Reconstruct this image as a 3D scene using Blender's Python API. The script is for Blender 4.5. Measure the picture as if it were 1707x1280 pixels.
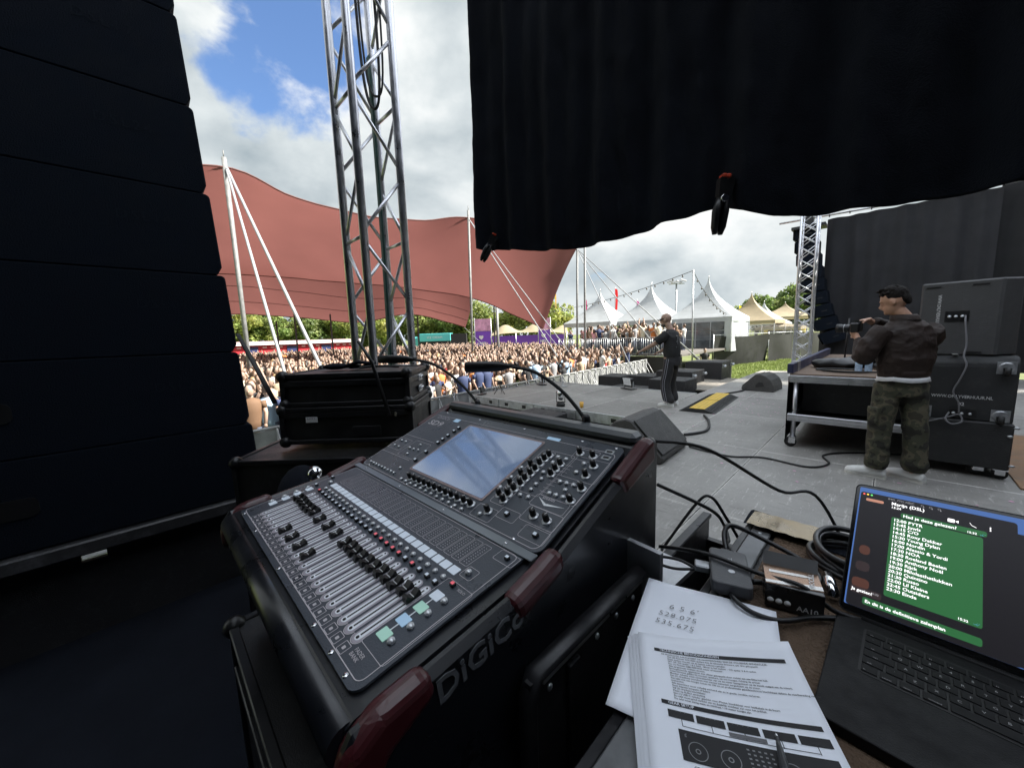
import bpy, bmesh, math, random
import numpy as np
from mathutils import Vector, Matrix, Euler, noise

for o in list(bpy.data.objects): bpy.data.objects.remove(o)
scene = bpy.context.scene
COL = scene.collection
rng = random.Random(7)
R = math.radians
PI = math.pi

# World axes: X runs from the audience towards the back of the stage, Y across the stage, Z up.
# z = 0 is the stage deck, the field lies 1.2 m lower.
# ------------------------------------------------------------------ camera
cam_d = bpy.data.cameras.new('camera'); cam = bpy.data.objects.new('camera', cam_d); COL.objects.link(cam)
cam_d.sensor_width = 36.0; cam_d.lens = 12.99; cam_d.clip_start = 0.02; cam_d.clip_end = 3000
_pitch, _roll, _yaw = math.atan(80/616), R(1.9), R(45.5)
_f = Vector((0, math.cos(_pitch), -math.sin(_pitch))); _u = Vector((0, math.sin(_pitch), math.cos(_pitch))); _r = Vector((1, 0, 0))
_rr = math.cos(_roll)*_r - math.sin(_roll)*_u; _uu = math.sin(_roll)*_r + math.cos(_roll)*_u
_m = Matrix.Rotation(_yaw, 3, 'Z') @ Matrix((_rr, _uu, -_f)).transposed()
cam.matrix_world = Matrix.Translation((0, 0, 1.46)) @ _m.to_4x4()
scene.camera = cam

# ------------------------------------------------------------------ sky, sun, exposure
SUN_DIR = Vector((0.62, 0.55, 0.80)).normalized()          # towards the sun
world = bpy.data.worlds.new('World'); scene.world = world; world.use_nodes = True
nt = world.node_tree; nt.nodes.clear()
def wn(t, **k):
    n = nt.nodes.new(t)
    for a, b in k.items(): setattr(n, a, b)
    return n
def wl(a, b): nt.links.new(a, b)
sky = wn('ShaderNodeTexSky', sky_type='NISHITA', sun_disc=False)
sky.sun_elevation = math.asin(SUN_DIR.z); sky.sun_rotation = math.atan2(SUN_DIR.x, SUN_DIR.y); sky.air_density = 1.2
tc = wn('ShaderNodeTexCoord')
sep = wn('ShaderNodeSeparateXYZ'); wl(tc.outputs['Generated'], sep.inputs[0])
def wmath(op, a, b=None, c=None, clamp=False):
    n = wn('ShaderNodeMath', operation=op, use_clamp=clamp)
    for i, v in enumerate((a, b, c)):
        if v is None: continue
        if isinstance(v, (int, float)): n.inputs[i].default_value = v
        else: wl(v, n.inputs[i])
    return n.outputs[0]
sdir = wn('ShaderNodeVectorMath', operation='NORMALIZE'); wl(tc.outputs['Generated'], sdir.inputs[0])
def wnoise(scale, detail, rough, off, dist=0.0, shift=(0, 0, 0)):
    ad = wn('ShaderNodeVectorMath', operation='ADD'); wl(sdir.outputs[0], ad.inputs[0]); ad.inputs[1].default_value = shift
    mp = wn('ShaderNodeMapping'); mp.inputs['Location'].default_value = off; mp.inputs['Scale'].default_value = (1, 1, 1.75); wl(ad.outputs[0], mp.inputs['Vector'])
    n = wn('ShaderNodeTexNoise'); n.inputs['Scale'].default_value = scale; n.inputs['Detail'].default_value = detail
    n.inputs['Roughness'].default_value = rough; n.inputs['Distortion'].default_value = dist
    wl(mp.outputs[0], n.inputs['Vector']); return n.outputs['Fac']
C_OFF = (2.3, 5.1, 1.7)
n_cov = wnoise(2.6, 12, 0.54, C_OFF, 0.15)
n_lit = wnoise(2.6, 6, 0.50, C_OFF, 0.15, tuple(SUN_DIR*0.075))       # the same clouds a little towards the sun, for their lit and shaded sides
n_big = wnoise(1.5, 4, 0.5, (9.1, 2.2, 4.0))
# one gap of open sky in the cloud cover, high over the left of the tent
gapv = wn('ShaderNodeVectorMath', operation='DOT_PRODUCT'); gapv.inputs[1].default_value = Vector((-0.805, 0.235, 0.545)).normalized()
wl(sdir.outputs[0], gapv.inputs[0])
gap = wn('ShaderNodeMapRange', interpolation_type='SMOOTHSTEP'); wl(gapv.outputs['Value'], gap.inputs[0])
gap.inputs[1].default_value = 0.972; gap.inputs[2].default_value = 0.9995; gap.inputs[3].default_value = 0.0; gap.inputs[4].default_value = 0.315
cov = wmath('SUBTRACT', wmath('ADD', n_cov, 0.17), gap.outputs[0])
cm = wn('ShaderNodeMapRange', interpolation_type='SMOOTHSTEP'); wl(cov, cm.inputs[0])
cm.inputs[1].default_value = 0.40; cm.inputs[2].default_value = 0.50
lit = wmath('MULTIPLY', wmath('SUBTRACT', n_lit, n_cov), 1.5)
shade = wmath('ADD', wmath('ADD', lit, wmath('MULTIPLY', wmath('SUBTRACT', n_big, 0.5), 0.55)), wmath('MULTIPLY', wmath('SUBTRACT', cov, 0.55), 0.55))
shade = wmath('ADD', shade, 0.5)
cr = wn('ShaderNodeValToRGB'); wl(shade, cr.inputs[0])
el = cr.color_ramp.elements
el[0].position = 0.34; el[0].color = (0.318, 0.323, 0.320, 1)
el[1].position = 0.80; el[1].color = (0.125, 0.148, 0.162, 1)
e_ = el.new(0.54); e_.color = (0.222, 0.240, 0.246, 1)
skm = wn('ShaderNodeMix', data_type='RGBA', blend_type='MULTIPLY'); skm.inputs[0].default_value = 1.0
wl(sky.outputs[0], skm.inputs[6]); skm.inputs[7].default_value = (0.044, 0.053, 0.067, 1)
mx = wn('ShaderNodeMix', data_type='RGBA'); wl(cm.outputs[0], mx.inputs[0]); wl(skm.outputs[2], mx.inputs[6]); wl(cr.outputs[0], mx.inputs[7])
bg = wn('ShaderNodeBackground'); bg.inputs['Strength'].default_value = 1.0; wl(mx.outputs[2], bg.inputs['Color'])
wo = wn('ShaderNodeOutputWorld'); wl(bg.outputs[0], wo.inputs['Surface'])

sun_d = bpy.data.lights.new('sun', 'SUN'); sun_d.energy = 4.6; sun_d.angle = R(4); sun_d.color = (1.0, 0.95, 0.86)
sun = bpy.data.objects.new('sun', sun_d); COL.objects.link(sun); sun.rotation_euler = SUN_DIR.to_track_quat('Z', 'Y').to_euler()
vs = scene.view_settings; vs.view_transform = 'Standard'; vs.look = 'None'; vs.gamma = 1.0; vs.use_curve_mapping = False
vs.exposure = 1.75

# ------------------------------------------------------------------ helpers: objects
def tag(o, label=None, cat=None, group=None, kind=None):
    if label: o['label'] = label
    if cat: o['category'] = cat
    if group: o['group'] = group
    if kind: o['kind'] = kind
    return o
def empty(name, loc=(0, 0, 0), rz=0.0, label=None, cat=None, group=None, rot=None):
    o = bpy.data.objects.new(name, None); COL.objects.link(o); o.location = loc
    o.rotation_euler = rot if rot is not None else (0, 0, rz); o.empty_display_size = 0.1
    return tag(o, label, cat, group)
def inst(name, me, parent=None, loc=(0, 0, 0), rot=(0, 0, 0), scale=None):
    o = bpy.data.objects.new(name, me); COL.objects.link(o)
    if parent: o.parent = parent
    o.location = loc; o.rotation_euler = rot
    if scale is not None: o.scale = (scale,)*3 if isinstance(scale, (int, float)) else scale
    return o
def struct(o): o['kind'] = 'structure'; return o
def copy_tree(o, parent=None):
    c = o.copy(); COL.objects.link(c); c.parent = parent
    for ch in list(o.children): copy_tree(ch, c)
    return c

class MB:
    """collects faces and links them as one mesh"""
    def __init__(s): s.v = []; s.f = []; s.mi = []; s.sm = []
    def add(s, vs_, fs, mi=0, sm=False):
        b = len(s.v); s.v += [tuple(p) for p in vs_]
        for f in fs: s.f.append([b+i for i in f]); s.mi.append(mi); s.sm.append(sm)
        return s
    def box(s, c, d, rot=None, mi=0, bev=0.0):
        x, y, z = (k/2 for k in d)
        if bev > 0:
            b = min(bev, x*.9, y*.9, z*.9); vs_ = []; 
            for sx in (-1, 1):
                for sy in (-1, 1):
                    for sz in (-1, 1):
                        vs_ += [(sx*(x-b), sy*(y-b), sz*z), (sx*(x-b), sy*y, sz*(z-b)), (sx*x, sy*(y-b), sz*(z-b))]
            bm = bmesh.new(); bv = [bm.verts.new(p) for p in vs_]
            bmesh.ops.convex_hull(bm, input=bv); bmesh.ops.dissolve_limit(bm, angle_limit=0.01, verts=bm.verts, edges=bm.edges)
            bm.verts.index_update(); pts = [v.co.copy() for v in bm.verts]; fs = [[v.index for v in f.verts] for f in bm.faces]; bm.free()
        else:
            pts = [Vector((sx*x, sy*y, sz*z)) for sx in (-1, 1) for sy in (-1, 1) for sz in (-1, 1)]
            fs = [(0, 1, 3, 2), (4, 6, 7, 5), (0, 4, 5, 1), (2, 3, 7, 6), (0, 2, 6, 4), (1, 5, 7, 3)]
        if rot is not None:
            m = rot if isinstance(rot, Matrix) else Euler(rot).to_matrix()
            pts = [m @ p for p in pts]
        c = Vector(c); return s.add([p+c for p in pts], fs, mi)
    def b2(s, p0, p1, mi=0, bev=0.0):
        return s.box([(a+b)/2 for a, b in zip(p0, p1)], [abs(b-a) for a, b in zip(p0, p1)], None, mi, bev)
    def tube(s, pts, rad, n=8, mi=0, cap=True, sm=True, up=None, flat=None):
        pts = [Vector(p) for p in pts]; k = len(pts)
        rad = [rad]*k if isinstance(rad, (int, float)) else rad
        T = []
        for i in range(k):
            t = pts[min(i+1, k-1)] - pts[max(i-1, 0)]
            T.append(t.normalized() if t.length > 1e-9 else Vector((0, 0, 1)))
        u = Vector(up) if up else (Vector((0, 0, 1)) if abs(T[0].z) < .9 else Vector((1, 0, 0)))
        rings = []
        for i in range(k):
            u = (u - T[i]*u.dot(T[i])); u = u.normalized() if u.length > 1e-6 else T[i].orthogonal().normalized()
            w = T[i].cross(u); r = rad[i]; ra, rb = (r, r) if isinstance(r, (int, float)) else r
            rings.append([pts[i] + u*(math.cos(2*PI*j/n)*ra) + w*(math.sin(2*PI*j/n)*rb) for j in range(n)])
        return s.rings(rings, mi, cap, sm)
    def rings(s, rings, mi=0, cap=True, sm=True, closed=True):
        n = len(rings[0]); vs_ = [p for r in rings for p in r]; fs = []
        for i in range(len(rings)-1):
            for j in range(n if closed else n-1):
                a = i*n+j; b = i*n+(j+1) % n; fs.append((a, b, b+n, a+n))
        s.add(vs_, fs, mi, sm)
        if cap and closed:
            b0 = len(s.v)-len(vs_)
            s.f.append([b0+j for j in range(n)][::-1]); s.mi.append(mi); s.sm.append(False)
            s.f.append([b0+len(vs_)-n+j for j in range(n)]); s.mi.append(mi); s.sm.append(False)
        return s
    def cyl(s, p0, p1, r, n=12, mi=0, r1=None, sm=True): return s.tube([p0, p1], [r, r if r1 is None else r1], n, mi, True, sm)
    def lathe(s, prof, c=(0, 0, 0), n=16, mi=0, sm=True, axis='Z'):
        c = Vector(c); rings = []
        for r, z in prof:
            ring = []
            for j in range(n):
                a = 2*PI*j/n; p = (r*math.cos(a), r*math.sin(a), z)
                if axis == 'X': p = (p[2], p[0], p[1])
                if axis == 'Y': p = (p[1], p[2], p[0])
                ring.append(c+Vector(p))
            rings.append(ring)
        return s.rings(rings, mi, True, sm)
    def prism(s, poly, h0, h1, axis='Z', mi=0, sm=False):
        def P(a, b, h): return {'Z': (a, b, h), 'Y': (a, h, b), 'X': (h, a, b)}[axis]
        n = len(poly); vs_ = [P(a, b, h0) for a, b in poly] + [P(a, b, h1) for a, b in poly]
        fs = [(i, (i+1) % n, (i+1) % n+n, i+n) for i in range(n)]; b0 = len(s.v); s.add(vs_, fs, mi, sm)
        s.f.append([b0+i for i in range(n)][::-1]); s.mi.append(mi); s.sm.append(False)
        s.f.append([b0+n+i for i in range(n)]); s.mi.append(mi); s.sm.append(False); return s
    def grid(s, fn, nu, nv, mi=0, sm=True):
        vs_ = [fn(i/nu, j/nv) for i in range(nu+1) for j in range(nv+1)]
        fs = [(i*(nv+1)+j, (i+1)*(nv+1)+j, (i+1)*(nv+1)+j+1, i*(nv+1)+j+1) for i in range(nu) for j in range(nv)]
        return s.add(vs_, fs, mi, sm)
    def ell(s, c, r, n=10, k=6, mi=0, rot=None):
        c = Vector(c); m = Euler(rot).to_matrix() if rot else None; rings = []
        for i in range(k+1):
            a = PI*i/k; rr = max(math.sin(a), .02); ring = []
            for j in range(n):
                p = Vector((r[0]*rr*math.cos(2*PI*j/n), r[1]*rr*math.sin(2*PI*j/n), -r[2]*math.cos(a)))
                ring.append(c+(m @ p if m else p))
            rings.append(ring)
        return s.rings(rings, mi, True, True)
    def mesh(s, name, mats, fix=True):
        me = bpy.data.meshes.new(name); me.from_pydata(s.v, [], s.f)
        for m in (mats if isinstance(mats, (list, tuple)) else [mats]): me.materials.append(m)
        me.polygons.foreach_set('material_index', s.mi); me.polygons.foreach_set('use_smooth', s.sm)
        if fix:
            bm = bmesh.new(); bm.from_mesh(me); bmesh.ops.recalc_face_normals(bm, faces=bm.faces); bm.to_mesh(me); bm.free()
        me.update(); return me
    def obj(s, name, mats, parent=None, loc=(0, 0, 0), rot=(0, 0, 0), fix=True):
        return inst(name, s.mesh(name, mats, fix), parent, loc, rot)

def cat(pts, n=6):
    """smooth curve through points"""
    P = [Vector(p) for p in pts]; out = []
    for i in range(len(P)-1):
        p0, p1, p2, p3 = P[max(i-1, 0)], P[i], P[i+1], P[min(i+2, len(P)-1)]
        for j in range(n):
            t = j/n; out.append(.5*((2*p1)+(p2-p0)*t+(2*p0-5*p1+4*p2-p3)*t*t+(3*p1-p0-3*p2+p3)*t**3))
    out.append(P[-1]); return out
def cable(name, pts, r, m, parent=None, n=6, k=8):
    mb = MB(); mb.tube(cat(pts, k), r, n); return mb.obj(name, m, parent)
def rr_poly(w, h, r, n=4, cx=0, cy=0):
    out = []
    for qx, qy, a0 in ((1, 1, 0), (-1, 1, 90), (-1, -1, 180), (1, -1, 270)):
        for i in range(n+1):
            a = R(a0+90*i/n); out.append((cx+qx*(w/2-r)+r*math.cos(a), cy+qy*(h/2-r)+r*math.sin(a)))
    return out
def outline(mb, poly, w, z0, z1, mi=0):
    """thin raised line round a polygon in the xy plane"""
    n = len(poly); c = (sum(p[0] for p in poly)/n, sum(p[1] for p in poly)/n)
    ins = []
    for i in range(n):
        a, b, d = Vector(poly[i-1]), Vector(poly[i]), Vector(poly[(i+1) % n])
        e1 = (b-a).normalized(); e2 = (d-b).normalized(); nn = Vector((-(e1+e2).y, (e1+e2).x)); nn = nn.normalized() if nn.length > 1e-6 else Vector((-e1.y, e1.x))
        ins.append(b+nn*w)
    vs_ = [(p[0], p[1], z1) for p in poly]+[(p[0], p[1], z1) for p in ins]
    mb.add(vs_, [(i, (i+1) % n, n+(i+1) % n, n+i) for i in range(n)], mi)
_tm = {}
def text_mesh(body, size, mat, extrude=0.0, align='LEFT', shear=0.0, bold=0.0, sx=1.0, spacing=1.0):
    key = (body, size, mat.name, extrude, align, shear, bold, sx, spacing)
    if key in _tm: return _tm[key]
    cu = bpy.data.curves.new('lettering', 'FONT'); cu.body = body; cu.size = size; cu.extrude = extrude; cu.align_x = align; cu.shear = shear
    cu.resolution_u = 2; cu.offset = bold*size; cu.space_character = spacing; cu.space_line = 0.95
    o = bpy.data.objects.new('lettering', cu); me = bpy.data.meshes.new_from_object(o); bpy.data.objects.remove(o); bpy.data.curves.remove(cu)
    if sx != 1.0: me.transform(Matrix.Scale(sx, 4, (1, 0, 0)))
    me.materials.clear(); me.materials.append(mat); _tm[key] = me; return me
def text(name, body, size, mat, parent, loc, rot=(0, 0, 0), **k): return inst(name, text_mesh(body, size, mat, **k), parent, loc, rot)

# ------------------------------------------------------------------ helpers: materials
MATS = {}
def mat(name, col, rough=.5, metal=0.0, var=0.12, scale=8.0, bump=0.0, bscale=None, spec=None, emit=None, es=1.0, coat=0.0, rvar=0.12, objvar=0.0, coords='Object', dust=None):
    if name in MATS: return MATS[name]
    m = bpy.data.materials.new(name); m.use_nodes = True; t = m.node_tree; b = t.nodes['Principled BSDF']
    N = t.nodes.new; L = t.links.new
    b.inputs['Roughness'].default_value = rough; b.inputs['Metallic'].default_value = metal
    if spec is not None: b.inputs['Specular IOR Level'].default_value = spec
    if coat: b.inputs['Coat Weight'].default_value = coat; b.inputs['Coat Roughness'].default_value = .12
    c4 = (*col, 1)
    b.inputs['Base Color'].default_value = c4
    if emit: b.inputs['Emission Color'].default_value = (*emit, 1); b.inputs['Emission Strength'].default_value = es
    if var or bump or rvar:
        tcn = N('ShaderNodeTexCoord'); nz = N('ShaderNodeTexNoise'); nz.inputs['Scale'].default_value = scale; nz.inputs['Detail'].default_value = 6; nz.inputs['Roughness'].default_value = .65
        L(tcn.outputs[coords], nz.inputs['Vector'])
        rp = N('ShaderNodeMapRange'); L(nz.outputs['Fac'], rp.inputs[0]); rp.inputs[1].default_value = .3; rp.inputs[2].default_value = .7
        rp.inputs[3].default_value = 1-var; rp.inputs[4].default_value = 1+var
        hv = N('ShaderNodeHueSaturation'); hv.inputs['Color'].default_value = c4; L(rp.outputs[0], hv.inputs['Value'])
        last = hv.outputs[0]
        if dust:
            nd = N('ShaderNodeTexNoise'); nd.inputs['Scale'].default_value = scale*2.3; nd.inputs['Detail'].default_value = 9; nd.inputs['Roughness'].default_value = .75; L(tcn.outputs[coords], nd.inputs['Vector'])
            rd = N('ShaderNodeMapRange'); L(nd.outputs['Fac'], rd.inputs[0]); rd.inputs[1].default_value = .52; rd.inputs[2].default_value = .78; rd.inputs[3].default_value = 0; rd.inputs[4].default_value = dust[3]
            md = N('ShaderNodeMix'); md.data_type = 'RGBA'; L(rd.outputs[0], md.inputs[0]); L(last, md.inputs[6]); md.inputs[7].default_value = (*dust[:3], 1); last = md.outputs[2]
        if objvar:
            oi = N('ShaderNodeObjectInfo'); r2 = N('ShaderNodeMapRange'); L(oi.outputs['Random'], r2.inputs[0]); r2.inputs[3].default_value = 1-objvar; r2.inputs[4].default_value = 1+objvar
            h2 = N('ShaderNodeHueSaturation'); L(last, h2.inputs['Color']); L(r2.outputs[0], h2.inputs['Value']); last = h2.outputs[0]
        L(last, b.inputs['Base Color'])
        if rvar:
            r3 = N('ShaderNodeMapRange'); L(nz.outputs['Fac'], r3.inputs[0]); r3.inputs[1].default_value = .3; r3.inputs[2].default_value = .7
            r3.inputs[3].default_value = max(0, rough-rvar); r3.inputs[4].default_value = min(1, rough+rvar); L(r3.outputs[0], b.inputs['Roughness'])
        if bump:
            nb = N('ShaderNodeTexNoise'); nb.inputs['Scale'].default_value = bscale or scale*6; nb.inputs['Detail'].default_value = 4; L(tcn.outputs[coords], nb.inputs['Vector'])
            bp = N('ShaderNodeBump'); bp.inputs['Strength'].default_value = bump; bp.inputs['Distance'].default_value = .01; L(nb.outputs['Fac'], bp.inputs['Height']); L(bp.outputs[0], b.inputs['Normal'])
    MATS[name] = m; return m
def glow(name, col, s):
    return mat(name, (0.0, 0.0, 0.0), .35, var=0, rvar=0, emit=col, es=s, spec=.3)

M_black = mat('black_textured_paint', (.018, .018, .02), .62, bump=.25, bscale=220, dust=(.10, .10, .10, .35))
M_blackpl = mat('black_plastic', (.008, .008, .009), .40, scale=20)
M_blackrub = mat('black_rubber', (.014, .014, .014), .6, scale=30)
M_cab = mat('speaker_cabinet_paint', (.0058, .0088, .0148), .85, spec=.10, bump=.4, bscale=180)
M_cloth = mat('black_molton_cloth', (.0095, .0115, .0170), .95, spec=.12, var=.25, scale=3, bump=.3, bscale=260, rvar=0)
M_cloth2 = mat('grey_black_backdrop_cloth', (.020, .020, .0225), .95, var=.2, scale=2, bump=.2, bscale=120, rvar=0)
M_alu = mat('aluminium', (.66, .66, .69), .36, .95, scale=14, var=.15)
M_aludull = mat('dull_aluminium', (.45, .46, .48), .48, .9, scale=10, var=.2, dust=(.12, .12, .12, .4))
M_steel = mat('galvanised_steel', (.50, .52, .54), .45, .85, scale=12, var=.22)
M_chrome = mat('chrome', (.75, .76, .78), .15, 1.0, var=.05)
M_white = mat('white_print', (.62, .62, .62), .6, var=.1, scale=30)
M_grey = mat('grey_print', (.16, .16, .17), .6, var=.1, scale=30)
M_red = mat('red_plastic', (.55, .03, .02), .4)
M_edgeblk = mat('black_edge_profile', (.014, .014, .016), .38, .3, var=.2, scale=12, dust=(.07, .07, .07, .35))
# ================================================================== ground, stage, roof
def floor_mat():
    m = bpy.data.materials.new('worn_black_stage_plywood'); m.use_nodes = True; t = m.node_tree; b = t.nodes['Principled BSDF']; N = t.nodes.new; L = t.links.new
    g = N('ShaderNodeNewGeometry'); oi = N('ShaderNodeObjectInfo')
    def nz(scale, det, ro, sc=None, vec=None):
        n = N('ShaderNodeTexNoise'); n.inputs['Scale'].default_value = scale; n.inputs['Detail'].default_value = det; n.inputs['Roughness'].default_value = ro
        src = vec or g.outputs['Position']
        if sc:
            mp = N('ShaderNodeMapping'); mp.inputs['Scale'].default_value = sc; L(src, mp.inputs['Vector']); src = mp.outputs[0]
        L(src, n.inputs['Vector']); return n.outputs['Fac']
    big = nz(.7, 6, .7); scuff = nz(3, 10, .8, (9, 1.2, 1)); scuff2 = nz(2.4, 10, .8, (1.5, 8, 1)); grain = nz(60, 3, .6)
    cr_ = N('ShaderNodeValToRGB'); L(big, cr_.inputs[0]); e = cr_.color_ramp.elements; e[0].position = .3; e[0].color = (.150, .145, .136, 1); e[1].position = .7; e[1].color = (.285, .276, .258, 1)
    last = cr_.outputs[0]
    for s_, lo, hi, col, k in ((scuff, .54, .66, (.50, .485, .46, 1), .7), (scuff2, .55, .68, (.062, .060, .057, 1), .7), (grain, .6, .8, (.36, .35, .335, 1), .5)):
        r_ = N('ShaderNodeMapRange'); L(s_, r_.inputs[0]); r_.inputs[1].default_value = lo; r_.inputs[2].default_value = hi; r_.inputs[3].default_value = 0; r_.inputs[4].default_value = k
        mm = N('ShaderNodeMix'); mm.data_type = 'RGBA'; L(r_.outputs[0], mm.inputs[0]); L(last, mm.inputs[6]); mm.inputs[7].default_value = col; last = mm.outputs[2]
    tcg = N('ShaderNodeTexCoord'); sp_ = N('ShaderNodeSeparateXYZ'); L(tcg.outputs['Generated'], sp_.inputs[0]); ed = []
    for k in (0, 1):
        a_ = N('ShaderNodeMath'); a_.operation = 'SUBTRACT'; L(sp_.outputs[k], a_.inputs[0]); a_.inputs[1].default_value = .5
        b_ = N('ShaderNodeMath'); b_.operation = 'ABSOLUTE'; L(a_.outputs[0], b_.inputs[0]); c_ = N('ShaderNodeMapRange'); L(b_.outputs[0], c_.inputs[0]); c_.inputs[1].default_value = .486 if k == 0 else .492; c_.inputs[2].default_value = .497; ed.append(c_.outputs[0])
    mxe = N('ShaderNodeMath'); mxe.operation = 'MAXIMUM'; L(ed[0], mxe.inputs[0]); L(ed[1], mxe.inputs[1])
    mle = N('ShaderNodeMath'); mle.operation = 'MULTIPLY'; L(mxe.outputs[0], mle.inputs[0]); wv = N('ShaderNodeMapRange'); L(scuff2, wv.inputs[0]); wv.inputs[1].default_value = .35; wv.inputs[2].default_value = .6; wv.inputs[4].default_value = .85; L(wv.outputs[0], mle.inputs[1])
    me_ = N('ShaderNodeMix'); me_.data_type = 'RGBA'; L(mle.outputs[0], me_.inputs[0]); L(last, me_.inputs[6]); me_.inputs[7].default_value = (.55, .53, .50, 1); last = me_.outputs[2]
    r2 = N('ShaderNodeMapRange'); L(oi.outputs['Random'], r2.inputs[0]); r2.inputs[3].default_value = .82; r2.inputs[4].default_value = 1.15
    h2 = N('ShaderNodeHueSaturation'); L(last, h2.inputs['Color']); L(r2.outputs[0], h2.inputs['Value']); L(h2.outputs[0], b.inputs['Base Color'])
    rr = N('ShaderNodeMapRange'); L(scuff, rr.inputs[0]); rr.inputs[1].default_value = .3; rr.inputs[2].default_value = .7; rr.inputs[3].default_value = .42; rr.inputs[4].default_value = .7; L(rr.outputs[0], b.inputs['Roughness'])
    bp = N('ShaderNodeBump'); bp.inputs['Strength'].default_value = .25; bp.inputs['Distance'].default_value = .004; L(grain, bp.inputs['Height']); L(bp.outputs[0], b.inputs['Normal'])
    return m
M_floor = floor_mat()
M_grass = mat('trampled_grass_ground', (.12, .15, .04), .9, var=.45, scale=.6, rvar=0, coords='Object', dust=(.16, .13, .08, .8))
g = MB(); g.add([(-700, -700, -1.2), (500, -700, -1.2), (500, 900, -1.2), (-700, 900, -1.2)], [(0, 1, 2, 3)])
struct(g.obj('ground', M_grass))

# stage: dark substructure with deck panels laid on it
sf = MB(); sf.b2((-3.0, -2.2, -.30), (5.2, 15.4, -.05)); sf.b2((-3.0, -2.2, -1.2), (5.2, 15.4, -.9))
for k in range(9):
    sf.b2((-2.95, -2+k*2.1, -.9), (5.1, -1.9+k*2.1, -.3))
stage = struct(sf.obj('stage_floor', M_black))
pm = MB(); pm.box((0, 0, 0), (.994, 1.994, .05), bev=.003); pmesh = pm.mesh('floor_panel', M_floor)
for i in range(8):
    for j in range(8):
        inst('floor_panel', pmesh, stage, (-2.5+i, .1+j*2, -.025))
ts = MB(); ts.b2((-7.38, 5.77, -.28), (-3.02, 8.93, -.06))
thrust = struct(ts.obj('catwalk_floor', M_black))
pm2 = MB(); pm2.box((0, 0, 0), (1.084, 1.59, .05), bev=.003); p2 = pm2.mesh('floor_panel', M_floor)
for i in range(4):
    for j in range(2): inst('floor_panel', p2, thrust, (-6.835+i*1.09, 6.555+j*1.6, -.025))
# steel edge profile with clamp pockets
for i in range(4):
    e = MB(); x0 = -7.38+i*1.09; e.b2((x0, 5.735, -.17), (x0+1.075, 5.765, .012), bev=.004); inst('edge_rail', e.mesh('edge_rail', M_steel), thrust)
    for q in (.25, .8):
        k = MB(); k.b2((x0+q-.05, 5.728, -.12), (x0+q+.05, 5.745, -.05)); k.obj('clamp_pocket', M_blackpl, thrust)
e = MB(); e.b2((-7.40, 5.735, -.17), (-7.382, 8.95, .012)); e.obj('edge_rail', M_steel, thrust)
e = MB(); e.b2((-7.38, 8.935, -.17), (-3.02, 8.96, .012)); e.obj('edge_rail', M_steel, thrust)
M_skirt = mat('grey_pleated_skirt_cloth', (.11, .11, .115), .9, var=.3, scale=5, rvar=0)
def pleat(x0, x1, y, z0, z1, k, axis):
    mb = MB()
    def fn(u, v):
        p = x0+(x1-x0)*u; w = .025*math.sin(u*k*2*PI)+.012*math.sin(u*k*5.1+v*3)
        return (p, y+w*(1-.5*v), z0+(z1-z0)*v) if axis == 'x' else (y+w*(1-.5*v), p, z0+(z1-z0)*v)
    mb.grid(fn, int(k*8), 4); return mb
tag(pleat(-7.36, -3.05, 5.80, -1.19, -.17, 26, 'x').obj('stage_skirt', M_skirt, fix=False), 'pleated grey cloth skirt hanging below the catwalk edge', 'skirt')
tag(pleat(5.85, 8.9, -7.36, -1.19, -.17, 18, 'y').obj('stage_skirt', M_skirt, fix=False), 'pleated cloth skirt along the front end of the catwalk', 'skirt')
tag(pleat(-2.1, 5.7, -3.01, -1.19, -.06, 40, 'y').obj('stage_skirt', M_cloth, fix=False), 'black cloth skirt below the stage front behind the low cabinets', 'skirt')
def roof_mat():
    m = bpy.data.materials.new('assumed_translucent_roof'); m.use_nodes = True; t = m.node_tree; N = t.nodes.new; L = t.links.new; b = t.nodes['Principled BSDF']; b.inputs['Base Color'].default_value = (.75, .76, .78, 1); b.inputs['Roughness'].default_value = .7
    tr = N('ShaderNodeBsdfTranslucent'); tr.inputs['Color'].default_value = (.70, .79, .96, 1); x = N('ShaderNodeMixShader'); x.inputs[0].default_value = .62; L(b.outputs[0], x.inputs[1]); L(tr.outputs[0], x.inputs[2]); L(x.outputs[0], t.nodes['Material Output'].inputs['Surface']); return m
M_roof = roof_mat()  # translucence and blue tint assumed, to brighten the covered stage
# unseen stage roof and black sides, added to diffuse daylight and darken the wings
rf = MB(); rf.add([(-3.3, -1.4, 6.9), (5.6, -1.4, 6.9), (5.6, 16.4, 6.9), (-3.3, 16.4, 6.9)], [(0, 1, 2, 3)])
wr = MB(); wr.b2((-3.3, -2.6, 6.88), (5.6, -1.4, 6.92)); struct(wr.obj('added_wing_roof', M_cloth))  # opaque strip added out of view to darken the wing
fc = MB(); fc.grid(lambda u, v: (-2.90+7.7*u, -2.3+3.75*v, .006+.004*math.sin(u*40+v*9)), 40, 20); struct(fc.obj('wing_dark_sheet', M_cloth, fix=False))  # dark sheet added so the wing floor reads as deep shade
struct(rf.obj('assumed_stage_roof', M_roof))
def curtain(name, p0, p1, z0, z1, amp, waves, m, seed=0, nu=None, nz_=10, hem=None):
    p0 = Vector(p0); p1 = Vector(p1); d = (p1-p0); n = Vector((-d.y, d.x)).normalized(); mb = MB(); nu = nu or int(waves*8)
    def fn(u, v):
        a = amp*(math.sin(u*waves*2*PI+seed)+.6*math.sin(u*waves*3.7+1.3+seed)+.35*math.sin(u*waves*9.1+v*2+seed))*(.75+.25*v)
        p = p0+d*u+n*a; zb = z0+(hem(u) if hem else 0)
        return (p.x, p.y, zb+(z1-zb)*v)
    mb.grid(fn, nu, nz_); return mb.obj(name, m, fix=False)
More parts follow.
